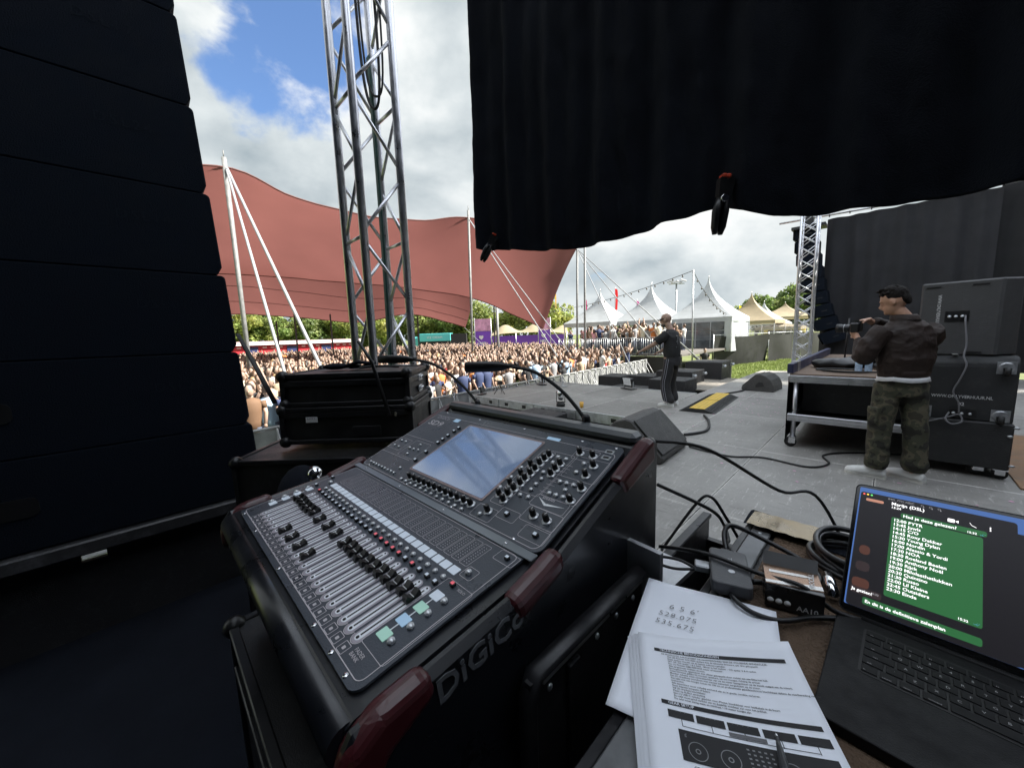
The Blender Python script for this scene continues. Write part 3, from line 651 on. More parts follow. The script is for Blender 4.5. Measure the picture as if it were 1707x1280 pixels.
for p, q, r_, m_ in (((-18.14, 2.94, -1.2), (-18.14, 2.95, 8.5), .085, M_pole), ((-18.1, 14.4, -1.2), (-17.98, 14.52, 8.9), .075, M_pole), ((-14.7, 20.7, -1.2), (-14.65, 20.76, 7.2), .07, M_pole)):
    o = MB(); o.cyl(p, q, r_, 12); o.cyl(q, (q[0], q[1], q[2]+.25), .02, 6); on_tent(o.obj('pole', m_))
for p in ((-27.6, 6.15), (-26.77, 7.0), (-25.1, 8.6), (-20.1, 18.1), (-23.0, 13.6)):
    zt = {(-27.6, 6.15): 2.9, (-26.77, 7.0): 3.3, (-25.1, 8.6): 3.2, (-20.1, 18.1): 3.6, (-23.0, 13.6): 3.0}[p]
    o = MB(); o.cyl((p[0], p[1], -1.2), (p[0]+.1, p[1], zt), .05, 8); on_tent(o.obj('inner_pole', M_darkpole))
for p, q, r_ in (((-18.1, 2.98, 8.1), (-9.6, 2.45, -.9), .045), ((-18.1, 3.0, 8.12), (-9.55, 3.55, -.9), .05), ((-17.98, 14.5, 8.45), (-9.2, 13.2, -1.1), .028), ((-17.98, 14.5, 8.45), (-9.3, 14.6, -1.1), .028),
                 ((-14.65, 20.7, 6.95), (-8.2, 16.6, -1.1), .025), ((-16.27, 19.1, 1.87), (-13.5, 19.4, -1.1), .02), ((-26.3, 20.2, 2.33), (-22.5, 21.5, -1.1), .02), ((-14.65, 20.7, 6.95), (-6.5, 21.0, -.6), .03), ((-14.65, 20.7, 6.9), (-7.4, 19.7, -1.0), .03)):
    o = MB(); o.cyl(p, q, r_, 6); on_tent(o.obj('guy_strap', M_strap))
tube_between('lamp_post', (-10.9, 16.03, -1.2), (-10.87, 16.05, 6.6), .055, M_pole, 'slim grey mast standing in the crowd below the drape', 'mast')
tube_between('lamp_post', (-22.1, 20.3, -1.2), (-22.1, 20.3, 4.0), .11, M_pole, 'thick pale post standing in the crowd beside the purple banner', 'post')

# white pagoda tents on the raised deck
def pagoda(loc, w, he, hp, label, m=M_white_t, rz=0, walls=(), cat_='tent'):
    t = empty('pagoda_tent', loc, rz, label, cat_); prof = []
    for i in range(13):
        u = i/12; prof.append((w/2*((1-u)**1.9*.93+.07*(1-u))+.02, he+(hp-he)*u))
    rings = []
    for r_, z in prof:
        ring = []
        for a, b in ((-1, -1), (1, -1), (1, 1), (-1, 1)):
            c_, d_ = {(-1, -1): (1, 0), (1, -1): (0, 1), (1, 1): (-1, 0), (-1, 1): (0, -1)}[(a, b)]
            for k in range(4): ring.append(Vector((a*r_+c_*2*r_*k/4, b*r_+d_*2*r_*k/4, z-.05*math.sin(PI*k/4)*(1 if z < hp-.3 else 0)*0)))
        rings.append(ring)
    c = MB(); c.rings(rings, cap=True, sm=False); c.obj('roof', m, t)
    v = MB()
    for a, b, dx, dy in ((-1, -1, 1, 0), (1, -1, 0, 1), (1, 1, -1, 0), (-1, 1, 0, -1)):
        v.add([(a*w/2, b*w/2, he), (a*w/2+dx*w, b*w/2+dy*w, he), (a*w/2+dx*w, b*w/2+dy*w, he-.32), (a*w/2, b*w/2, he-.32)], [(0, 1, 2, 3)])
    v.obj('valance', m, t)
    for a in (-1, 1):
        for b in (-1, 1):
            p = MB(); p.b2((a*(w/2-.05)-.04, b*(w/2-.05)-.04, 0), (a*(w/2-.05)+.04, b*(w/2-.05)+.04, he)); p.obj('leg', M_alu, t)
    for wl_ in walls:
        a, b, dx, dy = {'s': (1, -1, 0, 1), 'n': (-1, -1, 0, 1), 'w': (-1, -1, 1, 0), 'e': (-1, 1, 1, 0)}[wl_]
        q = MB(); q.grid(lambda u, v_: (a*(w/2-.02)+dx*w*u+.05*math.sin(u*9+v_*3)*dy, b*(w/2-.02)+dy*w*u+.05*math.sin(u*9+v_*3)*dx, v_*(he-.25)), 14, 4); q.obj('side_wall', m, t)
    pk = MB(); pk.cyl((0, 0, hp-.05), (0, 0, hp+.15), .03, 6); pk.obj('finial', M_alu, t)
    return t
pagoda((-18.0, 28.9, -.1), 4.6, 2.45, 5.2, 'white pagoda tent, leftmost of the three on the raised deck')
pagoda((-13.95, 30.1, -.1), 4.6, 2.42, 5.35, 'white pagoda tent in the middle of the three')
p3 = pagoda((-9.9, 31.1, -.1), 4.6, 2.40, 5.45, 'white pagoda tent with windowed side wall, rightmost of the three', walls=('s', 'e', 'w'))
M_win = mat('clear_pvc_window', (.10, .115, .125), .15, var=.5, scale=2)
for k in range(2):
    for j in range(3):
        w_ = MB(); w_.b2((-1.95+k*1.95, -2.345, .25+j*.62), (-.1+k*1.95, -2.325, .83+j*.62)); w_.obj('window_pane', M_win, p3)
for k in range(2):
    w_ = MB(); w_.b2((-1.0+k*1.95, -2.36, .2), (-.95+k*1.95, -2.33, 2.1)); w_.obj('window_bar', M_white_t, p3)
pagoda((-11.0, 48.7, -1.2), 5.6, 3.4, 6.5, 'tan pagoda tent beyond the white tents', M_tan)
pagoda((-8.6, 51.2, -1.2), 4.2, 2.7, 3.3, 'low tan tent roof right of the tan pagoda', M_tan)
pagoda((-13.1, 65.2, -1.2), 6.0, 3.3, 6.4, 'small far white pagoda tent at the right', M_white_t)
pagoda((-11.9, 73.5, -1.2), 7.5, 4.2, 6.5, 'far flat tan tent near the truss at the right', M_tan)
M_dteal = mat('yellow_truck_paint', (.75, .55, .03), .4)
v = empty('van', (-11.4, 71.0, -1.2), label='far yellow van below the flat tan tent', cat='van')
b = MB(); b.b2((-2.6, -1, .5), (2.6, 1, 2.6), bev=.15); b.obj('body', M_dteal, v)
b = MB(); b.b2((-2.0, -1.03, 1.5), (2.2, -.99, 2.2)); b.obj('window', M_blackpl, v)
for x in (-1.7, 1.7):
    b = MB(); b.lathe([(0, -.1), (.4, -.1), (.4, .1), (0, .1)], (x, -1, .4), 14, axis='Y'); b.obj('wheel', M_blackrub, v)
v = empty('parked_car', (-7.6, 55, -1.2), label='white car parked behind the mesh fence', cat='car')
b = MB(); b.prism([(-2, .35), (-1.95, .9), (-1.2, 1.0), (-.6, 1.5), (.9, 1.5), (1.5, 1.0), (2, .9), (2.05, .35)], -.85, .85, 'Y'); b.obj('body', M_white, v)
b = MB(); b.prism([(-1.1, 1.02), (-.6, 1.44), (.85, 1.44), (1.35, 1.02)], -.86, -.84, 'Y'); b.obj('window', M_blackpl, v)
for x in (-1.3, 1.3):
    b = MB(); b.lathe([(0, -.1), (.33, -.1), (.33, .1), (0, .1)], (x, -.8, .33), 14, axis='Y'); b.obj('wheel', M_blackrub, v)

# raised guest deck with railings
dk = struct(MB().b2((-16.6, 20.9, .02), (-7.9, 33.6, .14)).obj('guest_deck', mat('dark_deck_boards', (.13, .12, .11), .8)))
for x in (-16.4, -14, -12, -10, -8.0):
    o = MB(); o.cyl((x, 21.0, -1.2), (x, 21.0, .02), .05, 8); o.obj('support', M_steel, dk)
sk = MB(); sk.b2((-16.6, 20.94, -1.15), (-7.9, 20.96, .0)); sk.obj('fascia', M_black, dk)
def fence_panel(name, loc, rz, w, h, label, group, bars, m, cat_='railing'):
    f = empty(name, loc, rz, label, cat_, group)
    for z in (.04, h):
        o = MB(); o.cyl((-w/2, 0, z), (w/2, 0, z), .022, 6); o.obj('rail', m, f)
    for k in range(bars+1):
        o = MB(); x = -w/2+w*k/bars; o.cyl((x, 0, .04), (x, 0, h), .022 if k in (0, bars) else .011, 5); o.obj('bar', m, f)
    return f
f0 = None
for k in range(4):
    lab = 'galvanised barred railing panel along the front of the guest deck'
    if f0 is None: f0 = fence_panel('deck_railing', (-15.4, 20.85, -.0), 0, 1.9, 1.1, lab, 'deck railing panels', 14, M_steel); continue
    c = copy_tree(f0); c.location = (-15.4+k*1.95, 20.85, -.0)
o = MB()
for k in range(5): o.b2((-7.85+k*.28, 22.5, -.13-.21*k), (-7.57+k*.28, 23.7, -.09-.21*k))
for y in (22.5, 23.7): o.cyl((-7.9, y, .0), (-6.45, y, -1.18), .04, 8)
tag(o.obj('deck_stairs', M_darkpole), 'metal steps at the right end of the guest deck', 'stairs')
st = tube_between('scaffold_pole', (-7.75, 22.1, -1.2), (-7.83, 22.0, 4.75), .045, M_steel, 'tall scaffold pole at the right of the guest deck', 'pole')
# string lights
def string_lights(p, q, sag, label, n=16):
    s = empty('string_lights', p, label=label, cat='string lights'); P, Q = Vector(p), Vector(q)
    pts = [P.lerp(Q, i/24)-P+Vector((0, 0, -sag*4*(i/24)*(1-i/24))) for i in range(25)]
    o = MB(); o.tube(pts, .018, 5); o.obj('wire', M_darkpole, s)
    bl = MB(); bl.ell((0, 0, -.09), (.05, .05, .07), 8, 5); bm_ = bl.mesh('bulb', mat('dark_bulb', (.12, .11, .10), .3))
    for i in range(1, n):
        u = i/n; inst('bulb', bm_, s, P.lerp(Q, u)-P+Vector((0, 0, -sag*4*u*(1-u))))
string_lights((-7.83, 22.0, 4.7), (-24.0, 27.0, 3.6), .45, 'festoon of dark bulbs running left from the scaffold pole', 26)
string_lights((-7.83, 22.0, 4.7), (-8.0, 29.0, 2.5), .4, 'festoon of dark bulbs dropping right from the scaffold pole', 9)
lm_ = empty('light_mast', (-14.5, 36.6, -1.2), label='light mast with two floodlight heads behind the tents', cat='mast')
o = MB(); o.cyl((0, 0, 0), (0, 0, 7.1), .08, 8); o.obj('pole', M_steel, lm_)
for a in (-.55, -.2, .25, .6):
    o = MB(); o.box((a*.9, a*.5, 7.15+abs(a)*.3), (.5, .35, .12), (R(20), R(20*(1 if a > 0 else -1)), R(30))); o.obj('lamp_head', M_aludull, lm_)
o = MB(); o.cyl((-.6, -.35, 7.05), (.6, .35, 7.05), .04, 6); o.obj('cross_arm', M_steel, lm_)
# feather flags
def flag(p, h, w, col, label, lean=0):
    f = empty('feather_flag', p, R(-45), label, 'flag'); m_ = fabric(f'flag_cloth_{len(bpy.data.materials)}', col, .3)
    o = MB(); o.cyl((0, 0, 0), (0, 0, h), .04, 6); o.obj('pole', M_steel, f)
    o = MB(); o.grid(lambda u, v_: (u*w*(1-.25*v_)+.05*v_, .06*math.sin(u*5+v_*4), h-.1-(1-v_)*2.6-u*.35*v_), 6, 12); o.obj('cloth', m_, f, fix=False)
    return f
fl = flag((-25.8, 38.1, -1.2), 6.9, 1.0, (.42, .03, .16), 'dark pink feather flag left of the white tents')
text('flag_print', 'XL', .8, M_white, fl, (.12, -.12, 5.0), (PI/2, R(-80), 0))
fl = flag((-23.25, 40.6, -1.2), 8.0, 1.15, (.60, .02, .025), 'tall red feather flag with white lettering')
text('flag_print', 'FEST', .55, M_white, fl, (.75, -.15, 5.2), (PI/2, R(-90), 0))
flag((-21.4, 42.4, -1.2), 6.5, .9, (.40, .05, .25), 'small purple-pink flag half hidden by the middle white tent')
flag((-14.2, 56.8, -1.2), 5.8, 1.2, (.75, .65, .03), 'yellow flag behind the rightmost white tent')
flag((-39.0, 49.0, -1.2), 9.5, 1.0, (.70, .38, .05), 'orange-yellow flag by the tree at the tent corner')

# tarpaulin fence on the right and the mesh fence beyond
M_tarp = mat('black_tarpaulin', (.011, .012, .0115), .6, var=.25, scale=1.5)
tf = [((-8.3, 27.6), (-6.35, 33.9)), ((-6.35, 33.9), (-5.0, 38.5)), ((-5.0, 38.5), (-3.5, 44.0))]
for k, (p, q) in enumerate(tf):
    P, Q = Vector(p), Vector(q); d = Q-P
    f = empty('tarp_fence', (P.x, P.y, -1.2), math.atan2(d.y, d.x), ['black tarpaulin fence panel nearest the steps', 'second black tarpaulin fence panel behind the grass', 'last black tarpaulin fence panel behind the far truss'][k], 'fence', 'tarpaulin fence panels'); Ln = d.length
    o = MB(); o.grid(lambda u, v_: (u*Ln, .05*math.sin(u*8+v_*2)+.35*(1-v_)*(.5 if k == 0 else 0), .05+v_*(2.15+.12*math.sin(u*PI)*-1)), 24, 6); o.obj('tarp', M_tarp, f, fix=False)
    for x in (0, Ln): 
        o = MB(); o.cyl((x, .06, 0), (x, .06, 2.3), .03, 8); o.obj('post', M_steel, f)
    o = MB(); o.cyl((0, .06, 2.25), (Ln, .06, 2.25), .025, 6); o.obj('top_tube', M_steel, f)
f0 = fence_panel('mesh_fence', (-9.0, 39.5, -1.2), R(68), 3.4, 2.9, 'grey barred mesh fence panel beyond the tarpaulin fence', 'mesh fence panels', 34, M_darkpole, 'fence')
for k in range(1, 4):
    c = copy_tree(f0); c.location = (-9.0+k*1.28, 39.5+k*3.2, -1.2)

# stands at the back of the field
M_barred = mat('red_bar_cladding', (.50, .022, .035), .55, var=.1)
bar = empty('bar_stand', (-52.2, 12.5, -1.2), R(90), 'long red bar building with screens and white print behind the crowd', 'bar')
o = MB(); o.b2((-13, 0, 0), (9, 3.0, 2.75)); o.obj('wall', M_barred, bar)
o = MB(); o.b2((-13.2, -.45, 2.75), (9.2, 3.1, 3.0)); o.obj('roof', mat('pink_grey_awning', (.55, .40, .42), .6), bar)
o = MB(); o.b2((-13.2, -.5, 2.55), (9.2, -.46, 2.76)); o.obj('awning_edge', M_white, bar)
for k, x in enumerate((-8.4, -3.6, .6, 4.6)):
    o = MB(); o.b2((x-.6, -.10, 1.35), (x+.6, .01, 2.35)); so = o.obj('screen', mat('dark_blue_panel', (.03, .04, .12), .3), bar)
    o = MB(); o.b2((x+1.2, -.04, .5), (x+3.2, .02, 1.7)); wo_ = o.obj('hatch', M_blackpl, bar)
    o = MB(); o.b2((x+1.5, -.09, 1.25), (x+2.8, -.05, 1.55)); o.obj('hatch_sign', M_white, bar)
pm_ = MB(); pm_.box((0, 0, 0), (.42, .012, .14)); pmm = pm_.mesh('white_print', mat('white_wall_print', (.75, .55, .56), .6))
for r_ in range(5):
    for c_ in range(26):
        x = -12.4+c_*.84+(r_ % 2)*.42
        if any(abs(x-s_) < .9 and r_ > 1 for s_ in (-8.4, -3.6, .6, 4.6)) or any(s_+1.0 < x < s_+3.4 and r_ < 4 for s_ in (-8.4, -3.6, .6, 4.6)): continue
        inst('white_print', pmm, bar, (x, -.008, .35+r_*.48))
tl = empty('food_stall', (-51.5, 33.4, -1.2), R(45), 'turquoise stall roof behind the crowd left of the purple banner', 'stall'); M_teal = mat('turquoise_paint', (.10, .50, .50), .5)
o = MB(); o.b2((-2.4, 0, 2.2), (2.6, 2.5, 3.45), bev=.05); o.obj('fascia', M_teal, tl)
o = MB(); o.b2((-2.3, .2, 0), (2.5, 2.4, 2.2)); o.obj('wall', M_blackpl, tl)
o = MB(); o.b2((-3.9, .1, 0), (-2.5, 2.3, 3.0), bev=.2); o.obj('cab', M_teal, tl)
text('stall_lettering', 'ICE CREAM', .5, M_white, tl, (-1.2, -.02, 2.65), (PI/2, 0, 0))
M_purple = mat('purple_banner_vinyl', (.16, .05, .42), .5, var=.1); M_ban2 = mat('orange_purple_banner_print', (.55, .28, .45), .5, var=.5, scale=1.2)
def banner(loc, w, h, label, t_):
    b = empty('banner', loc, R(45), label, 'banner')
    o = MB(); o.b2((-w/2, -.05, .9), (w/2, .05, .9+h*.62)); o.obj('panel', M_purple, b)
    o = MB(); o.b2((-w/2, -.05, .9+h*.63), (w/2, .05, .9+h)); o.obj('top_panel', M_ban2, b)
    for s_ in (-1, 1): o = MB(); o.cyl((s_*(w/2+.06), 0, 0), (s_*(w/2+.06), 0, h+1.0), .05, 6); o.obj('post', M_aludull, b)
    text('banner_lettering', t_, .42, M_white, b, (-w*.38, -.06, 1.75), (PI/2, 0, 0), bold=.03)
    text('banner_mark', '\u2665', .5, M_white, b, (-w*.3, -.06, 2.4), (PI/2, 0, 0))
banner((-34.4, 29.2, -1.2), 1.85, 3.9, 'purple banner with white lettering beside the tent pole', 'LABEL')
banner((-31.2, 36.8, -1.2), 1.45, 3.9, 'second purple banner further right behind the red tent corner', 'HEY')
tt = empty('marquee', (-37.4, 40.4, -1.2), R(45), 'low wide tan marquee with purple front behind the crowd', 'marquee')
def mq(u, v_):
    x = -5.6+11.2*u; return (x, -2+4*v_, 3.1+.95*max(0, math.sin(u*2.5*PI)**2)*math.sin(v_*PI)+.3*math.sin(v_*PI)-.4*abs(2*u-1)**4)
o = MB(); o.grid(mq, 40, 10); o.obj('canopy', M_tan, tt, fix=False)
o = MB(); o.b2((-5.2, -1.9, .6), (5.2, -1.85, 2.7)); o.obj('front_cloth', M_purple, tt)
for x in (-5.4, -1.8, 1.8, 5.4): o = MB(); o.cyl((x, -2, 0), (x, -2, 3.1), .06, 6); o.obj('post', M_alu, tt)
dk2 = MB(); dk2.b2((-1.2, 0, 0), (1.2, 1, 3.3)); tag(dk2.obj('dark_cabin', M_black, loc=(-46.5, 34.5, -1.2), rot=(0, 0, R(45))), 'dark grey cabin between turquoise stall and purple banner', 'cabin')

# trees: tapered trunk with limbs, crown of leaf clumps
def leafmat(name, col):
    m = bpy.data.materials.new(name); m.use_nodes = True; t = m.node_tree; b = t.nodes['Principled BSDF']; N = t.nodes.new; L = t.links.new; out = t.nodes['Material Output']
    g = N('ShaderNodeNewGeometry'); rp = N('ShaderNodeMapRange'); L(g.outputs['Random Per Island'], rp.inputs[0]); rp.inputs[3].default_value = .55; rp.inputs[4].default_value = 1.5
    nz = N('ShaderNodeTexNoise'); nz.inputs['Scale'].default_value = .35; L(g.outputs['Position'], nz.inputs['Vector'])
    r2 = N('ShaderNodeMapRange'); L(nz.outputs['Fac'], r2.inputs[0]); r2.inputs[1].default_value = .3; r2.inputs[2].default_value = .7; r2.inputs[3].default_value = .465; r2.inputs[4].default_value = .53
    hv = N('ShaderNodeHueSaturation'); hv.inputs['Color'].default_value = (*col, 1); L(rp.outputs[0], hv.inputs['Value']); L(r2.outputs[0], hv.inputs['Hue']); L(hv.outputs[0], b.inputs['Base Color']); b.inputs['Roughness'].default_value = .55
    tr = N('ShaderNodeBsdfTranslucent'); L(hv.outputs[0], tr.inputs['Color']); mx_ = N('ShaderNodeMixShader'); mx_.inputs[0].default_value = .5; L(b.outputs[0], mx_.inputs[1]); L(tr.outputs[0], mx_.inputs[2]); L(mx_.outputs[0], out.inputs['Surface'])
    return m
M_leaf = [leafmat('leaf_green', (.24, .30, .09)), leafmat('leaf_yellow_green', (.31, .35, .10)), leafmat('leaf_dark_green', (.17, .235, .075))]
M_bark = mat('bark', (.09, .07, .05), .9, bump=.5)
def crown_mesh(seed, rx, rz, n, leaf, m):
    r_ = np.random.RandomState(seed); lobes = []
    for k in range(26):
        d = r_.normal(size=3); d /= np.linalg.norm(d); q = r_.uniform(.3, .95); lobes.append((d*[rx*q, rx*q, rz*q], r_.uniform(.22, .42)*rx))
    V = np.zeros((n*4, 3)); 
    li = r_.randint(0, len(lobes), n)
    for i in range(n):
        c, lr = lobes[li[i]]; d = r_.normal(size=3); d /= np.linalg.norm(d); p = c+d*lr*r_.uniform(.65, 1.08)*[1, 1, .8]
        t1 = r_.normal(size=3); t1 /= np.linalg.norm(t1); t2 = np.cross(t1, d+.3*r_.normal(size=3)); t2 /= np.linalg.norm(t2)+1e-9; s = leaf*r_.uniform(.6, 1.4)
        V[i*4:i*4+4] = p+t1*s, p+t2*s*.6, p-t1*s, p-t2*s*.6
    me = bpy.data.meshes.new('crown'); me.from_pydata(V.tolist(), [], [(i*4, i*4+1, i*4+2, i*4+3) for i in range(n)]); me.materials.append(m); me.update(); return me
CR = [crown_mesh(11, 4.2, 4.0, 5200, .26, M_leaf[0]), crown_mesh(12, 4.6, 3.6, 5200, .28, M_leaf[1]), crown_mesh(13, 3.8, 4.6, 5200, .26, M_leaf[0]), crown_mesh(14, 4.4, 3.9, 5200, .27, M_leaf[2])]
tk = MB(); tk.tube(cat([(0, 0, 0), (.1, .05, 2), (0, .1, 4), (.2, 0, 6.5)], 4), [.34-.02*i for i in range(13)], 9)
for a in range(5):
    x, y = math.cos(a*1.3), math.sin(a*1.3); tk.tube(cat([(.05, .05, 2.6+.5*a), (x*1.2, y*1.2, 4+.5*a), (x*2.4, y*2.4, 5.2+.4*a)], 3), [.13-.013*i for i in range(7)], 6)
TK = tk.mesh('trunk', M_bark)
def tree(x, y, s, v_, label):
    t = empty('tree', (x, y, -1.2), rng.uniform(0, 6), label, 'tree', 'trees behind the field'); t.scale = (s, s, s*rng.uniform(.9, 1.1))
    inst('trunk', TK, t); inst('crown', CR[v_], t, (0, 0, 5.2)); return t
row = [(-93, 6, 1.05), (-92, 13, 1.1), (-90, 20, 1.0), (-88, 27, 1.15), (-84, 33, 1.1), (-80, 39, 1.05), (-76, 45, 1.1), (-70, 50, 1.12), (-64, 54, 1.15), (-58, 57, 1.15), (-52, 59, 1.2), (-95, -1, 1.0), (-97, -8, 1.1)]
for k, (x, y, s) in enumerate(row):
    tree(x, y, s, k % 4, 'leafy green tree in the row behind the field under the red tent')
row2 = [(-96, 9, 1.2), (-95, 17, 1.25), (-93, 24, 1.2), (-90, 31, 1.25), (-86, 37, 1.2), (-81, 43, 1.2), (-75, 49, 1.25), (-69, 54, 1.2)]
for k, (x, y, s) in enumerate(row2): tree(x, y, s, (k+2) % 4, 'leafy green tree in the row behind the field under the red tent')
tree(-41.5, 51.0, .95, 1, 'tree with pale green crown just right of the red tent corner')
tree(-45.5, 53.0, 1.15, 0, 'tree behind the red tent corner left of the pale green one')
tree(-30.0, 55.0, .62, 3, 'small tree top between the white tents')
for x, y, s, lb in ((-30, 140, 1.6, 'far round tree at the right, left one of the clump'), (-22, 146, 1.75, 'far round tree at the right, middle of the clump'), (-14, 150, 1.7, 'far round tree at the right, beside the truss')): tree(x, y, s, 3, lb)
# ================================================================== the audience
def attr_mat(name, mode, rough=.8):
    m = bpy.data.materials.new(name); m.use_nodes = True; t = m.node_tree; b = t.nodes['Principled BSDF']; N = t.nodes.new; L = t.links.new; b.inputs['Roughness'].default_value = rough
    if mode == 'object': n = N('ShaderNodeObjectInfo'); L(n.outputs['Color'], b.inputs['Base Color'])
    else: n = N('ShaderNodeAttribute'); n.attribute_name = 'tint'; L(n.outputs['Color'], b.inputs['Base Color'])
    return m
M_shirt_o = attr_mat('crowd_shirt', 'object'); M_shirt_a = attr_mat('crowd_shirt_mass', 'attr')
M_skin = mat('skin', (.37, .25, .19), .55, var=.15, scale=9, objvar=.18)
M_pants = mat('denim_and_dark_trousers', (.07, .085, .12), .85, var=.2, objvar=.5)
HAIRC = {'dark': (.03, .022, .018), 'brown': (.11, .062, .036), 'blond': (.40, .27, .14)}
M_hair = {k: mat(k+'_hair', v, .5, var=.35, scale=25, objvar=.2) for k, v in HAIRC.items()}
def person_mesh(name, pose, hair, hlen, legs=True, shirtm=None, n=8):
    """standing figure facing +X, 1.72 m; slots: skin, shirt, trousers, hair"""
    b = MB()
    if legs:
        for s in (-1, 1):
            b.tube([(0, s*.10, .04), (.0, s*.10, .45), (0, s*.09, .90)], [.055, .07, .095], n, 2); b.box((.04, s*.10, .035), (.26, .09, .07), mi=2)
    b.rings([[Vector((rx*math.cos(2*PI*j/n)+dx, ry*math.sin(2*PI*j/n), z)) for j in range(n)] for z, rx, ry, dx in ((.80, .12, .17, 0), (1.0, .11, .155, 0), (1.2, .125, .18, 0), (1.36, .125, .205, 0), (1.44, .09, .15, -.01), (1.47, .06, .07, -.01))], 1)
    b.tube([(-.01, 0, 1.45), (.01, 0, 1.54)], [.055, .05], n, 0)
    hd = {'turn': .4}.get(pose, 0)
    b.ell((.025, 0, 1.61), (.092, .076, .122), n, 6, 0); b.ell((.115, 0, 1.60), (.018, .016, .025), 5, 3, 0)
    b.ell((-.018, 0, 1.645), (.105, .088, .112), n, 6, 3)
    if hlen: b.rings([[Vector((-.055+rx*math.cos(2*PI*j/n), ry*math.sin(2*PI*j/n), z)) for j in range(n)] for z, rx, ry in ((1.66, .07, .092), (1.52, .06, .10), (1.38, .05, .105), (1.24, .03, .08))], 3)
    A = {'down': (((0, .235, 1.16), (.08, .22, .92)), ((0, -.235, 1.16), (.10, -.20, .95))),
         'chest': (((.06, .24, 1.15), (.26, .10, 1.25)), ((.06, -.24, 1.15), (.26, -.08, 1.28))),
         'up': (((.10, .27, 1.58), (.10, .20, 1.90)), ((.10, -.27, 1.60), (.12, -.18, 1.93))),
         'oneup': (((.14, .26, 1.52), (.18, .20, 1.84)), ((0, -.235, 1.16), (.14, -.18, 1.0))),
         'phone': (((.20, .22, 1.38), (.34, .08, 1.66)), ((.20, -.22, 1.38), (.34, -.06, 1.66)))}[pose]
    for s, (el_, ha) in zip((1, -1), A):
        sh = (-.01, s*.195, 1.40); mid = tuple((p*.45+q*.55) for p, q in zip(sh, el_))
        b.tube([sh, mid], [.062, .055], 6, 1); b.tube([mid, el_, ha], [.044, .040, .030], 6, 0); b.ell(ha, (.04, .035, .045), 5, 4, 0)
    if pose == 'phone': b.box((.36, .01, 1.70), (.012, .075, .15), mi=3)
    return b.mesh(name, [M_skin, shirtm or M_shirt_o, M_pants, M_hair[hair]], fix=True)
combos = [('down', 'dark', 0), ('down', 'brown', 1), ('chest', 'blond', 1), ('up', 'brown', 1), ('oneup', 'dark', 0), ('phone', 'brown', 1), ('chest', 'dark', 1), ('down', 'dark', 1), ('down', 'dark', 1), ('down', 'dark', 0), ('phone', 'dark', 0), ('down', 'brown', 0), ('chest', 'brown', 0), ('down', 'brown', 1), ('chest', 'dark', 0), ('down', 'brown', 0)]
PM = [person_mesh('person', *c) for c in combos]
PMs = [person_mesh('person_mass', *c, legs=False, shirtm=M_shirt_a, n=6) for c in combos]
SH = [('black', (.02, .02, .022), 34), ('white', (.60, .60, .60), 13), ('grey', (.30, .30, .31), 12), ('navy', (.03, .045, .11), 14), ('beige', (.42, .33, .23), 14), ('pale blue', (.35, .48, .62), 7), ('pink', (.65, .32, .36), 5), ('orange', (.62, .20, .06), 4), ('brown', (.16, .09, .05), 14), ('red', (.45, .05, .05), 3), ('olive', (.13, .14, .06), 4), ('cream', (.65, .58, .46), 6)]
_sp = [s for s in SH for _ in range(s[2])]
camp = Vector((0, 0)); cdir = Vector((-.7133, .7009)); crt = Vector((.7009, .7133))
def in_view(x, y, m=.06):
    d = x*cdir.x+y*cdir.y; l = x*crt.x+y*crt.y
    return d > 1 and -.80 < l/d < .62+m
pts = []
rc = random.Random(21)
x = -9.3
while x > -50.5:
    step = .50 if x > -26 else .66
    y = -8.0
    while y < 42:
        px, py = x+rc.uniform(-.2, .2), y+rc.uniform(-.2, .2)
        lim = bp0.x+(bp1.x-bp0.x)*(py-bp0.y)/(bp1.y-bp0.y)-.5
        ok = px < lim and in_view(px, py) and not (px > -17.0 and py > 20.4) and py < 26+(-px-17)*.5 and rc.random() < (.97 if px > -30 else .85)
        if ok and py > 19.5 and px > -11: ok = False
        if ok: pts.append((px, py))
        y += step
    x -= step
pts.sort(key=lambda p: p[0]*cdir.x+p[1]*cdir.y)
NEAR = 232
def place_person(px, py, pz, yaw, zone, group, mi=None):
    mi = rc.randrange(len(PM)) if mi is None else mi; c = combos[mi]; s = rc.choice(_sp)
    o = inst('person', PM[mi], None, (px, py, pz), (rc.uniform(-.04, .04), rc.uniform(-.04, .06), yaw), rc.uniform(.88, 1.09)); o.color = (*s[1], 1)
    act = {'down': 'arms down', 'chest': 'hands at the chest', 'up': 'both arms raised', 'oneup': 'one arm raised', 'phone': 'holding up a phone'}[c[0]]
    hr = f"{'long' if c[2] else 'short'} {c[1]} hair"
    tag(o, f'{zone}, {s[0]} top, {hr}, {act}', 'person', group); return o
for px, py in pts[:NEAR]:
    place_person(px, py, -1.2, rc.gauss(0, .3), 'audience member near the barrier', 'audience near the barrier')
